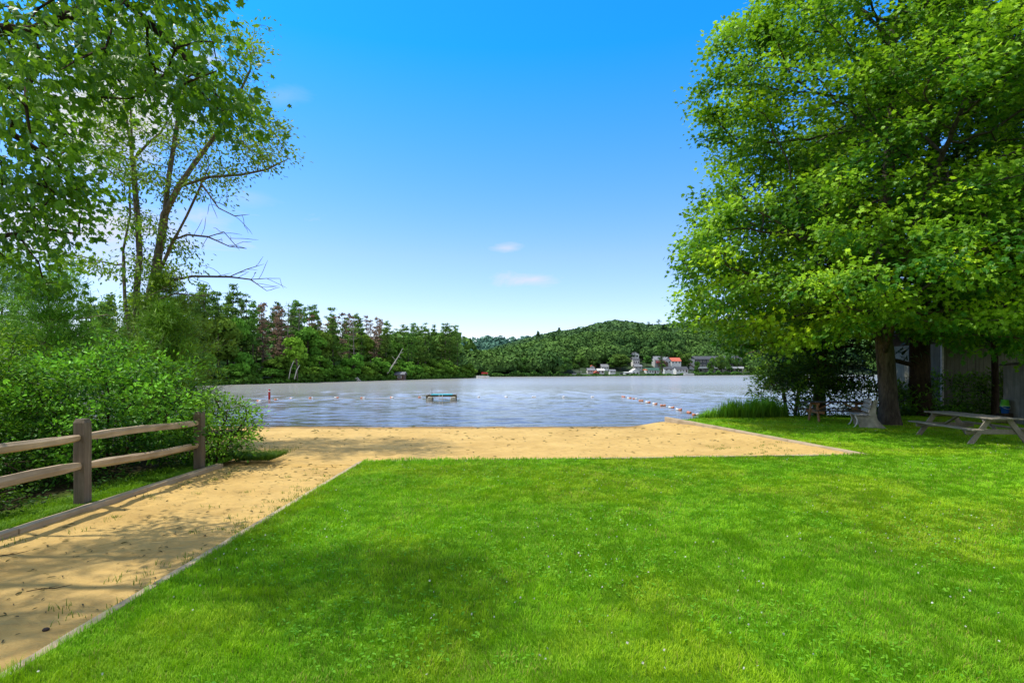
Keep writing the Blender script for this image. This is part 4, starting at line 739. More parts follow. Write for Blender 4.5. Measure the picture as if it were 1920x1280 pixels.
px_, py_ = 505, 749; x, y, _ = at(px_, py_, WZ); pb = thing('marker_pole', 'red and white marker pole standing in the water at the swim rope', 'marker pole', (x, y, WZ)); RED = plain('red_paint', (.42, .02, .015), .45, .1); WHT = plain('white_paint', (.72, .72, .70), .45, .1); ORG = plain('orange_plastic', (.58, .22, .11), .4, .1)
MB().lathe([(.09, -.6), (.09, .62), (.085, .66)], n=12).build('pole', RED, pb); MB().lathe([(.094, .66), (.094, .76)], n=12).build('white_band', WHT, pb); MB().lathe([(.09, .76), (.09, .86), (.05, .89)], n=12).build('cap', RED, pb)
def flo(label, px, py, c1, c2, group, r=.13):
    x, y, _ = at(px, py, WZ); t = thing('swim_float', label, 'swim float', (x, y, WZ), random.random() * 3, group); prof = [(.03, -.19), (.10, -.17), (r, -.06), (r, -.001)]
    MB().lathe(prof, (0, 0, .04), 12, Matrix.Rotation(R(90), 4, 'Y')).build('half_shell', c1, t); MB().lathe([(r, .001), (r, .06), (.10, .17), (.03, .19)], (0, 0, .04), 12, Matrix.Rotation(R(90), 4, 'Y')).build('half_shell', c2, t); return t
ORD = ['first', 'second', 'third', 'fourth', 'fifth', 'sixth', 'seventh', 'eighth', 'ninth', 'tenth', 'eleventh', 'twelfth']
LF = [(410, 758), (449, 755.5), (486, 752.5), (518, 750), (546, 748), (583, 747), (631, 746.5), (680, 747), (735, 746), (788, 745.5)]
for k, (a, b_) in enumerate(LF): flo(f'orange and white float, {ORD[k]} from the left bank on the rope toward the raft', a, b_, ORG if k % 2 else WHT, WHT if k % 2 else ORG, 'floats on the swim rope left of the raft', .085)
for k, (a, b_) in enumerate([(898, 745), (949, 745), (1001, 745), (1057, 745), (1111, 745)]): flo(f'small white float, {ORD[k]} to the right of the raft on the outer line', a, b_, WHT, WHT, 'white floats on the outer swim line', .07)
for k, (a, b_) in enumerate([(1169, 744.5), (1180, 747), (1190, 748.5), (1202, 752), (1215, 755), (1228, 758), (1243, 761), (1259, 765), (1273, 769), (1292, 775), (1304, 779)]): flo(f'faded orange float, {ORD[k]} from the deep end of the line to the reeds', a, b_, ORG, WHT if k % 3 else ORG, 'floats on the swim rope to the right bank', .065)
rp = [at(a, b_, WZ) for a, b_ in [(395, 759.5)] + LF]; mb = MB(); mb.tube([(x, y, WZ + .008) for x, y, z in rp], .012, 5); tag(mb.build('swim_rope', WHT), 'pale swim rope stretched between the left floats on the water', 'rope')

# ------------------------------------------------------------------ wooded point across the water on the left
LA, LB = np.array((-51.7, 97.0)), np.array((-12.2, 209.0)); ax = (LB - LA) / np.linalg.norm(LB - LA); inn = np.array((-ax[1], ax[0])); LL = np.linalg.norm(LB - LA)
def pen_pt(s, w_): return LA + ax * s + inn * w_          # s metres along the shore, w_ metres inland
ss = np.linspace(-110, LL, 60); ws = np.array([-1.5, 0, 1.2, 4, 12, 30, 60, 90]); V = []
for s in ss:
    e = math.sqrt(max(0, 1 - max(0, (s - LL + 26) / 26) ** 2)); bow = 2.2 * math.sin(s * .11) + 1.2 * math.sin(s * .31)
    for w_, z in zip(ws, (-1.4, -.5, -.1, .5, 1.2, 2.2, 2.4, 1)): q = pen_pt(s, w_ * (.15 + .85 * e) + bow * .6); V.append((q[0], q[1], z * (.3 + .7 * e) if z > 0 else z))
n1_, n2_ = len(ss), len(ws); i = (np.arange(n1_ - 1)[:, None] * n2_ + np.arange(n2_ - 1)[None]).ravel()
tag(link('point_land', np_mesh('point_land', np.array(V), np.column_stack([i, i + n2_, i + n2_ + 1, i + 1]), smooth=True), M['hill']), kind='structure')
def far_pine(seed, H_=20, style='green'):
    r_ = np.random.default_rng(seed); mb = MB(); lean = r_.normal(size=2) * .25; pts = [(lean[0] * (k / 7) ** 1.5, lean[1] * (k / 7) ** 1.5, H_ * k / 7) for k in range(8)]; mb.tube(pts, [.26 * (1 - .9 * k / 7) for k in range(8)], 6, False); Ps = []; Ts = []; S_ = []
    bare = style == 'bare'; z0 = H_ * (r_.uniform(.22, .42) if style != 'brown' else .3); nw = 20 if style != 'bare' else 15
    for k in range(nw):
        if r_.random() < .22: continue
        z = z0 + (H_ - z0) * (k + r_.random() * .8) / nw; t = (z - z0) / (H_ - z0); L0 = (2.7 * (1 - t) ** .6 * (.5 + .65 * min(1, t * 3 + .3)) + .35) * r_.uniform(.4, 1.3)
        for b_ in range(4 if not bare else 3):
            a = r_.random() * 6.283; L = L0 * r_.uniform(.5, 1.1); dv = np.array((math.cos(a), math.sin(a), r_.uniform(.0, .30) + .35 * t)); q0 = np.array((lean[0] * (z / H_) ** 1.5, lean[1] * (z / H_) ** 1.5, z)); tip = q0 + dv * L; mb.tube([q0, tip], [.05, .015], 3, False)
            if bare:
                for c in range(3): s = r_.uniform(.3, 1); q = q0 + dv * L * s; mb.tube([q, q + r_.normal(size=3) * .45], [.025, .01], 3, False)
                continue
            nc = max(1, int((L * 2.1 if style == 'green' else L * 1.1)))
            for c in range(nc):
                s = .35 + .68 * (c + r_.random()) / nc; Ps.append(q0 + dv * L * s + r_.normal(size=3) * (.18, .18, .08)); Ts.append(dv); S_.append(r_.random())
    if bare: return mb, None
    Ps = np.array(Ps); n = len(Ps); m_ = 12 if style == 'green' else 7; P = np.repeat(Ps, m_, 0) + r_.normal(size=(n * m_, 3)) * (.33, .33, .16); T = unit(np.repeat(np.array(Ts), m_, 0) * .6 + r_.normal(size=(n * m_, 3)) * .6); Nn = unit(np.array([0, 0, 1.]) + r_.normal(size=(n * m_, 3)) * .55)
    dk, lt = ((.06, .15, .026), (.20, .36, .055)) if style == 'green' else ((.16, .105, .07), (.34, .24, .155))
    t = np.clip(np.repeat(np.array(S_), m_) * .7 + .3 * r_.random(n * m_), 0, 1); tm = T_QUAD * (1, .42, .5); return mb, foliage(P, T, Nn, .50 * (.6 + .7 * r_.random(n * m_)), lerp(dk, lt, t), tm, F_QUAD)
def far_broad(seed, H_=8, wd=3.2, dark=(.05, .14, .016), light=(.18, .35, .035), trunk=True, white=False, n=3200, q=.38, low=.1, lean=0, bottom=-.55):
    r_ = np.random.default_rng(seed); mb = MB(); k_ = lambda z: lean * (z / H_); mb.tube([(0, 0, -.5), (k_(H_ * .4), .1, H_ * .4), (k_(H_ * .8), 0, H_ * .8)], [.17, .12, .04], 6, False)
    nb = 16; Bd = unit(r_.normal(size=(nb, 3)) + (0, 0, .25)); cz = H_ * (.5 + low); Bc = Bd * np.array((wd * .62, wd * .62, (H_ - cz) * .68)) + np.array((k_(cz), 0, cz)); br = r_.uniform(.32, .55, nb) * wd * .85
    for b_ in range(6): mb.tube([(k_(H_ * .35), .05, H_ * .35), tuple(Bc[b_])], [.06, .02], 4, False)
    i = r_.integers(0, nb, n); d_ = unit(r_.normal(size=(n, 3))); d_[:, 2] = np.where(d_[:, 2] < -.3, -d_[:, 2] * .6, d_[:, 2]); P = Bc[i] + d_ * br[i][:, None] * (.75 + .35 * r_.random((n, 1))) * np.array((1, 1, .8)); Nn = unit(d_ * .8 + r_.normal(size=(n, 3)) * .5); T = np.cross(Nn, unit(r_.normal(size=(n, 3))))
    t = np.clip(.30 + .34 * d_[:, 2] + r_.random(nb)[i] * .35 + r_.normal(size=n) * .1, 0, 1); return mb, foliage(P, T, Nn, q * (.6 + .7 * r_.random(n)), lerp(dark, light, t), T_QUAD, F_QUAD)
protos = {}
def far_tree(kind, make, name, label, loc, hscale, wscale, cat='tree', group=None, bark='bark_pine', rz=None):
    if kind not in protos:
        t = thing(name, label, cat, loc, 0, group); mb, fol = make(); mb.build('trunk', M[bark], t)
        if fol is not None: add_fol('crown', [fol], M['far_leaf'], t)
        protos[kind] = t
    else: t = copy_tree(protos[kind])
    t.name = name; tag(t, label, cat, group); t.location = loc; t.scale = (wscale, wscale, hscale); t.rotation_euler = (0, 0, random.random() * 6.28 if rz is None else rz); return t
_tx = [-700, 0, 200, 300, 430, 470, 500, 550, 600, 640, 690, 740, 800, 860, 890, 905, 930]; _ty = [540, 566, 552, 545, 528, 558, 570, 562, 572, 586, 590, 612, 608, 613, 617, 632, 660]
def topy(px): return float(np.interp(px, _tx, _ty)) - 5
LG = {'green': 'tall green pine in the forest on the wooded point', 'brown': 'dying pine with thin rusty brown foliage on the wooded point', 'bare': 'bare grey dead pine standing in the forest on the wooded point', 'broad': 'leafy green broadleaf tree at the foot of the forest on the wooded point', 'pale': 'pale yellow green broadleaf tree among the pines on the wooded point'}
cntk = {}
def in_view(px): return -40 < px < 930
for row, (w0, step, sc) in enumerate(((5, 2.7, 1), (11, 3.1, 1), (18, 3.6, 1), (28, 4.4, 1.0))):
    s = -62.0 + row
    while s < LL - 3 - row * 1.6:
        p_ = pen_pt(s + random.uniform(-1.2, 1.2), w0 + random.uniform(-2.5, 2.5) + 1.5); px = 960 + F * p_[0] / p_[1]; s += step * random.uniform(.75, 1.3)
        if not in_view(px): continue
        Hm = CAMZ + (H - topy(px)) * p_[1] / F - .6; f = random.choice((1.0, .95, .90, .84, .76, .98)) if row < 3 else random.choice((.97, .92, .85))
        zone = 465 < px < 720; rr = random.random(); st_ = 'green'
        if zone and rr < .32: st_ = 'brown'
        elif zone and rr < .46: st_ = 'bare'
        elif not zone and 330 < px <= 465 and rr < .2: st_ = 'bare'
        elif row < 2 and rr > (.80 if px < 740 else .86): st_ = 'broad'
        if st_ == 'broad': f *= .7
        h = max(5, Hm * f); v_ = random.randrange(7 if st_ == 'green' else 3)
        if st_ == 'broad': far_tree(f'b{v_}', lambda v_=v_: far_broad(300 + v_, 8, 3.0), 'broadleaf_tree', LG['broad'], (p_[0], p_[1], .2), h / 8 * .98, .55 + h / 16, group='broadleaf trees on the wooded point')
        else: far_tree(f'{st_}{v_}', lambda v_=v_, st_=st_: far_pine(100 + v_ + 10 * len(st_), 20, st_), 'pine_tree' if st_ != 'bare' else 'dead_pine', LG[st_], (p_[0], p_[1], .2), h / 20, random.uniform(.7, 1.0) * (.62 + .38 * h / 20), group={'green': 'green pines on the wooded point', 'brown': 'rusty brown pines on the wooded point', 'bare': 'bare dead pines on the wooded point'}[st_], bark='bark_grey' if st_ == 'bare' else 'bark_pine')
s = -40.0
while s < LL - 1:                                     # lower leafy trees leaning over the shore
    p_ = pen_pt(s, 1.8 + random.uniform(-.6, 1.6)); px = 960 + F * p_[0] / p_[1]; s += random.uniform(2.2, 3.9)
    if not in_view(px): continue
    h = random.uniform(3.2, 7.5); v_ = random.randrange(4); far_tree(f's{v_}', lambda v_=v_: far_broad(340 + v_, 6, 2.7, low=-.05, dark=(.042, .125, .014), light=(.16, .33, .03)), 'broadleaf_tree', LG['broad'], (p_[0], p_[1], -.3), h / 6, .7 + h / 14, group='broadleaf trees on the wooded point')
# shore bushes: one mass
n = 15000; s = rng.uniform(-45, LL, n); w_ = rng.random(n) * 3 - .6; P = LA[None] + ax[None] * s[:, None] + inn[None] * w_[:, None]; hh = 1.5 * (.35 + vnoise(np.column_stack([s * .35, s * 0]), 8)); P = np.column_stack([P, -.45 + hh * rng.random(n)]); Nn = unit(rdir(n) + np.array((.4, -.6, .6))); T = np.cross(Nn, rdir(n))
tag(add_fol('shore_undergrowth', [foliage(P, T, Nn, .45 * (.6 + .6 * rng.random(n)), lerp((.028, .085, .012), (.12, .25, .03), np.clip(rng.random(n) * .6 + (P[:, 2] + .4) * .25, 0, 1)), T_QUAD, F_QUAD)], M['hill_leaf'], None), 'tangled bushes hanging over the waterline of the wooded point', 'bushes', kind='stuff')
def on_shore(px, w_=1.0):
    k = brg(px); s = (k * LA[1] - LA[0]) / (ax[0] - k * ax[1]); return pen_pt(s, w_)
p_ = on_shore(556, -.2); far_tree('pale', lambda: far_broad(377, 9, 2.9, (.09, .22, .016), (.27, .46, .04), lean=.8, n=2000, low=.22), 'broadleaf_tree', LG['pale'], (p_[0], p_[1], -.2), 1.05, .95)
bt_ = thing('birch_tree', 'white trunks of a twin birch leaning at the waterline of the wooded point', 'tree', (*on_shore(541, -1.0), -.4)); 
for px1, px2, y2 in ((541, 551, 676), (552, 562, 684)):
    a = Vector(atd(px1, 706, on_shore(541, -1)[1])) - bt_.location; b_ = Vector(atd(px2, y2, on_shore(541, -1)[1])) - bt_.location; MB().tube([a - Vector((0, 0, .5)), a.lerp(b_, .5) + Vector((-.1, 0, .1)), b_], [.13, .10, .05], 6).build('trunk', M['bark_white'], bt_)
d_ = on_shore(728, -1.0)[1]; t = thing('dead_tree', 'bare white dead tree leaning out above the old boathouse', 'tree', atd(726, 694, d_)); o0 = Vector(atd(726, 694, d_)); mb = MB(); pl = [Vector(atd(a, b_, d_)) - o0 for a, b_ in ((726, 700), (738, 682), (747, 668), (755, 653))]; mb.tube(pl, [.2, .15, .1, .04], 6)
for a, b_, c, e in ((747, 668, 752, 671), (742, 676, 735, 668), (750, 662, 756, 660), (738, 682, 745, 679)): mb.tube([Vector(atd(a, b_, d_)) - o0, Vector(atd(c, e, d_)) - o0 + Vector((0, .3, 0))], [.06, .02], 4)
mb.build('trunk', M['bark_white'], t)
d_ = on_shore(667, -2.0)[1]; o0 = Vector(atd(667, 716, d_)); t = thing('fallen_tree', 'pale upturned roots of a fallen tree at the waterline of the wooded point', 'fallen tree', tuple(o0)); mb = MB()
for a, b_, c, e in ((656, 716, 670, 708), (662, 717, 670, 708), (673, 716, 670, 707), (678, 716, 669, 709), (650, 715, 668, 710), (668, 717, 672, 709)): mb.tube([Vector(atd(a, b_, d_)) - o0, Vector(atd((a + c) / 2, (b_ + e) / 2 - .8, d_ + .2)) - o0, Vector(atd(c, e, d_ + .4)) - o0], [.12, .14, .10], 6)
mb.build('roots', M['bark_white'], t)

# ------------------------------------------------------------------ buildings
M['w_white'] = plain('white_siding', (.82, .82, .79), .7, .08, 2); M['w_grey'] = plain('grey_siding', (.52, .53, .52), .8, .1, 2); M['w_brown'] = plain('brown_boards', (.13, .085, .06), .9, .3, 2); M['w_red'] = plain('red_siding', (.40, .10, .08), .8, .15, 2); M['w_dark'] = plain('dark_facade', (.055, .065, .075), .7, .2, .5); M['w_stone'] = plain('stone_wall', (.34, .30, .27), .9, .3, 1)
M['r_grey'] = plain('grey_roof', (.20, .21, .23), .9, .2, 1); M['r_red'] = plain('orange_red_roof', (.52, .13, .08), .8, .12, 1); M['r_green'] = plain('green_roof', (.045, .12, .085), .9, .2, 1); M['r_dark'] = plain('dark_roof', (.07, .075, .085), .9, .2, 1); M['pink'] = plain('pink_red_boards', (.52, .10, .10), .8, .15, 1); M['green_paint'] = plain('green_skirting', (.02, .16, .07), .8, .2, 1)
def house(name, label, cat, px0, px1, yb_, ye, yr, d, wall, roof, ridge='x', dep=6.5, wins=3, rows=1, door=None, rz=0, group=None, winm='darkglass', extra=None, found=3.0):
    x0, _, zb = atd(px0, yb_, d); x1 = atd(px1, yb_, d)[0]; ze = atd(px0, ye, d)[2] - zb; zr = atd(px0, yr, d)[2] - zb; w_ = x1 - x0; t = thing(name, label, cat, ((x0 + x1) / 2, d + dep / 2, zb), rz, group); h = w_ / 2; e = .3
    mb = MB()
    if ridge == 'x': mb.prism([(-dep / 2, -found), (dep / 2, -found), (dep / 2, ze), (0, zr - .1), (-dep / 2, ze)], -h, h, 'yz')
    else: mb.prism([(-h, -found), (h, -found), (h, ze), (0, zr - .1), (-h, ze)], -dep / 2, dep / 2, 'xz')
    mb.build('wall', M[wall], t); mb = MB(); th = .18
    if ridge == 'x':
        sl_ = (zr - ze) / (dep / 2); mb.prism([(-dep / 2 - e, ze - e * sl_ + .02), (0, zr), (dep / 2 + e, ze - e * sl_ + .02), (dep / 2 + e, ze - e * sl_ + .02 + th), (0, zr + th), (-dep / 2 - e, ze - e * sl_ + .02 + th)], -h - e, h + e, 'yz')
    else:
        sl_ = (zr - ze) / h; mb.prism([(-h - e, ze - e * sl_ + .02), (0, zr), (h + e, ze - e * sl_ + .02), (h + e, ze - e * sl_ + .02 + th), (0, zr + th), (-h - e, ze - e * sl_ + .02 + th)], -dep / 2 - e, dep / 2 + e, 'xz')
    mb.build('roof', M[roof], t)
    for r in range(rows):
        zc = ze * (r + .55) / rows; wh = min(1.3, ze / rows * .5); ww = min(1.1, w_ / max(wins, 1) * .55)
        for k in range(wins):
            xc = -h + w_ * (k + .5) / wins
            if door is not None and r == 0 and k == door:
                MB().box((xc, -dep / 2 - .02, min(2.1, ze * .8) / 2), (min(1.0, ww), .07, min(2.1, ze * .8))).build('door', M['w_brown'], t); continue
            f = MB().box((xc, -dep / 2 - .015, zc), (ww, .05, wh)).build('window', M['white_metal'], t); MB().box((xc, -dep / 2 - .05, zc), (ww * .8, .03, wh * .8)).build('pane', M[winm], f)
    if extra: extra(t, w_, ze, zr, dep)
    return t
p_ = on_shore(749, -.6); d_ = p_[1]
house('boathouse', 'old brown boathouse with grey roof at the waterline of the wooded point', 'boathouse', 741, 757, 712, 702, 698, d_ - 2, 'w_brown', 'r_grey', 'x', 3.2, 1, 1, None, found=.8)
def deck(col='w_brown', z=.1, out=2.2):
    def f(t, w_, ze, zr, dep):
        MB().box((0, -dep / 2 - out / 2 - .05, z), (w_ * 1.05, out, .15)).build('deck', M[col], t); mb = MB(); [mb.box((x * w_ / 2, -dep / 2 - out, z + .5), (.1, .1, 1.0)) for x in np.linspace(-1, 1, 5)]; mb.box((0, -dep / 2 - out, z + 1.0), (w_ * 1.05, .12, .1)); mb.build('railing', M[col], t)
    return f
house('house', 'tall white house on the hillside, topmost between the far shore trees', 'house', 1185.5, 1198, 671.5, 664, 660, 352, 'w_white', 'r_grey', 'y', 6, 2, 1)
house('house', 'white house front with brown lower storey below the topmost white house', 'house', 1187, 1199, 683.5, 675, 671.5, 341, 'w_white', 'r_dark', 'x', 6, 3, 1, extra=deck('w_brown', -.1))
house('cottage', 'plain pale grey cottage just above the white boathouse with the dark opening', 'cottage', 1190, 1204, 692.5, 687, 684, 330, 'w_grey', 'r_grey', 'x', 5, 2, 1)
house('boathouse', 'white gabled boathouse beside the flat one with a dark opening', 'boathouse', 1185, 1199, 704, 696, 691.5, 312, 'w_white', 'w_white', 'y', 7, 2, 1, found=1)
def dark_gate(t, w_, ze, zr, dep): MB().box((-w_ * .12, -dep / 2 - .03, ze * .46), (w_ * .42, .1, ze * .62)).build('boat_door', M['darkglass'], t)
house('boathouse', 'flat white boathouse with a square dark opening at the far waterline', 'boathouse', 1172, 1186, 704.3, 698.3, 697.6, 309, 'w_white', 'w_white', 'x', 5, 0, 1, extra=dark_gate, found=1)
house('boathouse', 'brick red boathouse on the far waterline left of the white ones', 'boathouse', 1115, 1123.5, 704, 698.5, 695.5, 300, 'w_red', 'r_red', 'y', 5, 1, 1, found=1)
house('cottage', 'small cottage with reddish roof above the brick red boathouse', 'cottage', 1106, 1115, 692, 688, 685, 316, 'w_grey', 'r_red', 'y', 5, 1, 1)
house('cottage', 'low grey roofed cottage between the pontoon boat and the red boathouse', 'cottage', 1102, 1116, 698, 694.5, 690.5, 306, 'w_white', 'r_grey', 'x', 6, 3, 1)
house('cottage', 'white walled cottage just right of the brick red boathouse', 'cottage', 1121, 1133, 699, 694.5, 691.5, 307, 'w_white', 'w_white', 'x', 6, 2, 1, door=1)
house('house', 'pale house half hidden by trees above the red boathouse', 'house', 1128, 1141, 692, 688, 683, 324, 'w_white', 'r_grey', 'x', 6, 3, 1)
house('cottage', 'low white cottage half hidden behind bushes left of the moored boats', 'cottage', 1144, 1154, 698.5, 695.5, 693, 308, 'w_white', 'r_grey', 'x', 5, 2, 1)
house('cottage', 'long white cottage with green roof and green skirting at the far waterline', 'cottage', 1212, 1236, 700, 694, 690, 322, 'w_white', 'r_green', 'x', 6, 5, 1, door=3, extra=lambda t, w_, ze, zr, dep: MB().box((0, -dep / 2 - .12, -.7), (w_ * 1.02, .15, 1.3)).build('skirting', M['green_paint'], t))
house('house', 'grey gabled house with pink red porch among the far shore trees', 'house', 1228, 1248, 681, 674.5, 668, 346, 'w_grey', 'r_grey', 'x', 8, 4, 1, extra=lambda t, w_, ze, zr, dep: (MB().box((0, -dep / 2 - 1.0, ze * .35), (w_ * .8, 1.8, ze * .5)).build('porch', M['pink'], t), MB().box((w_ * .18, -dep / 2 - 2.1, -.6), (w_ * .9, .6, 2.4)).build('deck', M['w_brown'], t)))
house('house', 'pale gable ended house right of the one with the pink red porch', 'house', 1247, 1258, 682, 676, 669.5, 345, 'w_grey', 'r_grey', 'y', 8, 2, 1)
house('house', 'pale house with bright orange red roof on the far shore', 'house', 1259, 1277, 682, 677, 670.5, 350, 'w_white', 'r_red', 'x', 8, 3, 1)
house('cottage', 'small white cottage with dark windows right of the green roofed cottage', 'cottage', 1246, 1262, 695.5, 691.5, 688.5, 326, 'w_white', 'r_dark', 'x', 5, 2, 1)
house('cottage', 'white cottage with dark grey roof near the foot of the outdoor stairway', 'cottage', 1268, 1290, 697.5, 692.5, 687.5, 328, 'w_white', 'r_dark', 'x', 7, 4, 1, door=3)
def hotel_extra(t, w_, ze, zr, dep):
    MB().box((.2, -dep / 2 - 1.3, ze * .06), (w_ * .98, 2.4, 1.2)).build('balcony', M['w_white'], t)
    for k in range(12): MB().box((-w_ * .47 + w_ * .94 * k / 11, -dep / 2 - 2.2, -1.8), (.35, .35, 3.0)).build('pillar', M['w_stone'], t)
    for k in range(9): MB().box((-w_ * .44 + w_ * .88 * k / 8, -dep / 2 - .06, -1.7), (2.2, .08, 1.7)).build('lower_window', M['w_grey'], t)
    MB().box((-w_ / 2 - 2.4, -dep / 2 + 1, ze * .35), (3.4, 3, ze * 1.35)).build('chimney_wall', M['w_grey'], t)
house('lodge', 'long dark lodge with grey roof, white balcony and pillars on the far shore', 'lodge', 1304, 1392, 690, 673.5, 667.5, 362, 'w_dark', 'r_dark', 'x', 13, 13, 2, extra=hotel_extra, found=4)
d_ = 350; o0 = Vector(atd(1304, 692, d_)); t = thing('outdoor_stairway', 'covered stairway sloping down beside the long dark lodge', 'stairway', tuple(o0)); mb = MB(); a, b_ = [Vector(atd(*q, d_)) - o0 for q in ((1293, 681), (1306, 690))]
for k in range(10): q = a.lerp(b_, k / 9); mb.box((q.x, 0, q.z - .4), (.52, 2.0, .22))
mb.build('steps', M['w_stone'], t); MB().bar(a + Vector((0, -1, .7)), b_ + Vector((0, -1, .7)), .12, .25).build('handrail', M['w_stone'], t); MB().bar(a + Vector((0, -1, -.9)), b_ + Vector((0, -1, -.9)), .2, .7).build('stringer', M['w_brown'], t)
d_ = 312; o0 = atd(1210, 701, d_); t = thing('patio_umbrella', 'orange patio umbrella beside the green roofed cottage on the far shore', 'umbrella', o0); MB().tube([(0, 0, -.5), (0, 0, 2.6)], .05, 6).build('pole', M['white_metal'], t); MB().lathe([(1.7, 2.1), (1.2, 2.45), (.1, 2.8)], n=10).build('canopy', plain('orange_cloth', (.55, .16, .06), .8), t)

# ------------------------------------------------------------------ boats and docks
def hull(L, W, hgt, bow=.32):
    mb = MB(); n = 9; vs = []
    for i in range(n):
        s = i / (n - 1); x = -L / 2 + L * s; wv = W / 2 * (1 if s < 1 - bow else math.cos((s - 1 + bow) / bow * 1.45)); zt = hgt * (1 + .25 * s * s); vs += [(x, -wv, zt), (x, -wv * .75, 0), (x, wv * .75, 0), (x, wv, zt)]
    fs = [(i * 4 + k, i * 4 + k + 1, i * 4 + 5 + k, i * 4 + 4 + k) for i in range(n - 1) for k in range(3)] + [(i * 4, i * 4 + 4, i * 4 + 7, i * 4 + 3) for i in range(n - 1)] + [(0, 1, 2, 3), tuple((n - 1) * 4 + k for k in (3, 2, 1, 0))]
    return mb.add(vs, fs)
def boat(label, px0, px1, py, kind, c_hull, c_top, flip=False, name='boat', group='boats moored along the far shore', d=None):
    d = d or (CAMZ - WZ) * F / (py - H); x0 = brg(px0) * d; x1 = brg(px1) * d; L = x1 - x0; t = thing(name, label, 'boat', ((x0 + x1) / 2, d, WZ), math.pi if flip else 0, group)
    if kind == 'pontoon':
        MB().box((0, 0, .55), (L, 2.4, .12), bev=.03).build('deck', M['w_grey'], t)
        for y in (-.85, .85): MB().lathe([(.05, -L / 2), (.3, -L / 2 + .3), (.3, L / 2 - .6), (.05, L / 2)], (0, y, .2), 10, Matrix.Rotation(R(90), 4, 'Y')).build('pontoon', M['w_grey'], t)
        mb = MB(); [mb.box((0, y, .95), (L * .92, .06, .6)) for y in (-1.15, 1.15)]; [mb.box((x, 0, .95), (.06, 2.3, .6)) for x in (-L * .46, L * .46)]; mb.build('fence_panel', c_hull, t)
        MB().box((-L * .12, 0, 2.3), (L * .5, 2.3, .12), bev=.05).build('canopy', c_top, t); mb = MB(); [mb.tube([(x, y, .6), (x, y, 2.3)], .03, 5) for x in (-L * .35, L * .11) for y in (-1.1, 1.1)]; mb.build('canopy_frame', M['white_metal'], t)
        mb = MB(); [mb.box((x, .6, .8), (.8, .7, .45), bev=.05) for x in (-L * .3, L * .3)]; mb.build('seat', M['w_white'], t)
    else:
        hull(L, min(2.3, L * .36), .75).build('hull', c_hull, t); MB().box((-L * .05, 0, .82), (L * .55, min(1.5, L * .26), .12)).build('cockpit', M['w_dark'], t)
        MB().prism([(L * .02, .85), (L * .12, .85), (-.02 * L, 1.35), (-.05 * L, 1.35)], -.6, .6).build('windscreen', M['darkglass'], t)
        if kind == 'cruiser': MB().box((-L * .05, 0, 1.25), (L * .36, 1.6, .8), taper=.85, bev=.08).build('cabin', c_top, t); MB().box((-L * .07, 0, 1.35), (L * .34, 1.66, .3), taper=.95).build('cabin_window', M['darkglass'], t); MB().box((-L * .08, 0, 1.95), (L * .38, 1.6, .1), bev=.04).build('roof', c_top, t)
        elif kind == 'canopy': MB().box((-L * .16, 0, 1.75), (L * .5, 1.8, .55), taper=.8, bev=.1).build('canopy', c_top, t); mb = MB(); [mb.tube([(x, y, .8), (x, y, 1.6)], .03, 5) for x in (-L * .38, L * .05) for y in (-.7, .7)]; mb.build('canopy_frame', M['white_metal'], t)
        elif kind == 'cover': MB().lathe([(.05, -L * .3), (.5, -L * .2), (.6, 0), (.5, L * .2), (.05, L * .3)], (0, 0, .75), 10, Matrix.Rotation(R(90), 4, 'Y')).build('cover', c_top, t)
    return t
DK = plain('dark_canvas', (.05, .05, .065), .8, .1); W_ = M['w_white']
boat('white motorboat with red canopy moored at the tip of the wooded point', 893, 917, 708.6, 'canopy', W_, RED, True, d=202)
boat('long silver pontoon boat with pale canopy at the far shore', 1071, 1102, 704.9, 'pontoon', W_, M['w_grey'])
boat('tiny white boat moored beside the long pontoon boat', 1062, 1070, 705, 'open', W_, W_)
boat('white motorboat with upright windscreen moored at the dock below the wooded hill', 951, 966, 705.6, 'cruiser', W_, W_)
boat('small dark covered boat at the left end of the dock below the wooded hill', 930, 944, 705.6, 'cover', M['w_grey'], DK)
boat('low white rowing boat alone below the wooded hill', 1040, 1049, 705.2, 'open', W_, W_)
boat('dark topped motorboat moored left of the flat white boathouse', 1160, 1171, 704.6, 'cruiser', W_, DK)
boat('pontoon boat with dark canopy below the white cottages', 1282, 1301, 704.0, 'pontoon', M['w_grey'], DK)
boat('little white covered boat left of the burgundy topped pontoon', 1325, 1334, 702.9, 'cover', W_, W_)
boat('white pontoon boat with burgundy dark top in front of the lodge', 1336, 1354, 702.9, 'pontoon', W_, plain('burgundy_canvas', (.09, .045, .05), .8, .1))
boat('white cabin cruiser moored right of the pontoon in front of the lodge', 1380, 1398, 702.4, 'cruiser', W_, W_)
boat('pale blue motorboat half hidden under the maple boughs', 1454, 1468, 702.2, 'cruiser', M['w_grey'], W_)
def dock(label, px0, px1, d):
    x0, x1 = brg(px0) * d, brg(px1) * d; t = thing('dock', label, 'dock', ((x0 + x1) / 2, d, WZ)); L = x1 - x0; mb = MB(); n = max(6, int(L / .5)); [mb.box((-L / 2 + L * (k + .5) / n, 0, .45), (L / n - .03, 2.2, .08)) for k in range(n)]; mb.build('planking', M['w_grey'], t)
    for x in np.linspace(-L / 2 + .2, L / 2 - .2, max(2, int(L / 4))): MB().tube([(x, -1.05, -1), (x, -1.05, .8)], .09, 6).build('piling', M['w_brown'], t)
dock('low wooden dock reaching out beside the red canopied boat', 872, 892, 204)
dock('long grey dock along the shore below the wooded hill', 922, 978, 262)
dock('narrow dock in front of the brick red boathouse', 1110, 1136, 296)

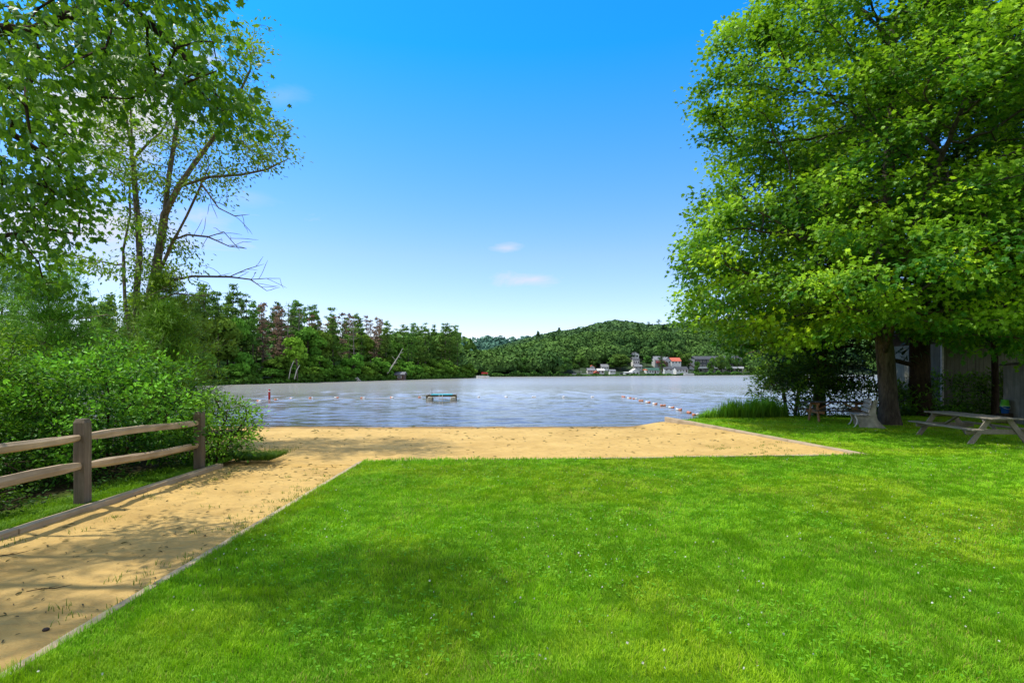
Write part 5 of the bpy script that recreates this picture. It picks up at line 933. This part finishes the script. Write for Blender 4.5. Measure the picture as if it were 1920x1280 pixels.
# ------------------------------------------------------------------ single trees on the far shore
hd = lambda px, d: float(hill_z(np.array([float(px)]), np.array([float(d)]))[0])
for k, (px, yt, wpx, dd, lab) in enumerate(((1086, 663, 20, 24, 'round green tree above the long pontoon boat'), (1112, 670, 12, 48, 'dark green tree behind the cottage with reddish roof'), (1132, 662, 18, 56, 'broad tree above the pale half hidden house'), (1163, 661, 22, 40, 'big full crowned tree left of the hillside white houses'), (1147, 670, 14, 42, 'mid green tree leaning against the big full crowned tree'), (1213, 666, 11, 44, 'dark tree just right of the hillside white houses'), (1220, 655, 11, 62, 'tall tree over the grey gabled house, its left neighbour'), (1264, 655, 18, 58, 'wide tree behind the orange red roof'), (1285, 660, 15, 40, 'dark tree left of the lodge chimney wall'), (1318, 655, 20, 48, 'rounded tree rising behind the lodge roof at its left end'), (1349, 664, 12, 6, 'leafy tree standing before the middle of the lodge'), (1334, 668, 9, 8, 'narrow tree before the left half of the lodge'), (1368, 664, 11, 9, 'leafy tree before the right half of the lodge'), (1408, 662, 16, 14, 'large tree at the right end of the lodge'), (1440, 650, 24, 20, 'large tree on the far shore behind the maple boughs'), (1058, 668, 18, 6, 'tree at the waterline left of the long pontoon boat'), (1032, 662, 20, 8, 'bushy tree at the waterline above the low rowing boat'), (1005, 664, 19, 7, 'third waterline tree from the gap of the point'), (980, 668, 17, 6, 'second waterline tree from the gap of the point'), (955, 672, 16, 8, 'waterline tree behind the motorboat with upright windscreen'), (932, 676, 15, 6, 'waterline tree just right of the wooded point'), (1307, 676, 7, 4, 'small tree at the foot of the outdoor stairway'), (1384, 671, 9, 5, 'leafy tree before the right end of the lodge'), (1243, 680, 6, 22, 'small tree below the grey gabled house'))):
    sh_ = float(np.interp(px, *_sh)); d = sh_ + dd; zb = hd(px, d); h = CAMZ + (H - yt) * d / F - zb; wm = wpx / F * d; v_ = k % 5
    t = far_tree(f'f{v_}', lambda v_=v_: far_broad(400 + v_, 10, 4.0, (.030, .095, .022), (.13, .26, .04), n=2600, q=.68, low=0.02), 'broadleaf_tree', lab, (brg(px) * d, d, zb), h / 10, wm / 4.0 * .9, group='single trees along the far shore')
d = 318; px = 1241; zb = hd(px, d); t = far_tree('tallpine', lambda: far_pine(77, 20, 'green'), 'pine_tree', 'tall pine with bare grey trunk standing before the grey gabled house', (brg(px) * d, d, zb), (CAMZ + (H - 638) * d / F - zb) / 20, 1.25)
for k, (px, yt) in enumerate(((1008, 638), (1018, 633), (1026, 633), (1040, 626), (1056, 622), (1216, 604), (1236, 599), (1278, 604))):
    d = 545; zb = hd(px, d); far_tree('ridgepine%d' % (k % 2), lambda k=k: far_pine(60 + k, 20, 'green'), 'pine_tree', ('dark conifer standing above the left slope of the wooded hill' if k < 5 else 'tall pine breaking the ridge line of the wooded hill'), (brg(px) * d, d, zb), (CAMZ + (H - yt) * d / F - zb) / 20, 1.5, group='conifers on the hill slope' if k < 5 else 'pines on the ridge')
# bushes along the far waterline
n = 16000; px = rng.uniform(905, 1480, n); sh_ = np.interp(px, *_sh); d = sh_ + rng.uniform(-1, 5, n); hh = 2.8 * (.3 + vnoise(np.column_stack([px * .13, px * 0]), 18)) * np.where((px > 1065) & (px < 1300), .28, .8); P = np.column_stack([brg(px) * d, d, WZ + hh * rng.random(n)]); Nn = unit(rdir(n) + np.array((0, -.7, .6))); T = np.cross(Nn, rdir(n))
tag(add_fol('far_shore_undergrowth', [foliage(P, T, Nn, .85 * (.5 + .6 * rng.random(n)), lerp((.028, .09, .02), (.11, .23, .04), rng.random(n)), T_QUAD, F_QUAD)], M['hill_leaf'], None), 'bushes along the far waterline below the houses', 'bushes', kind='stuff')
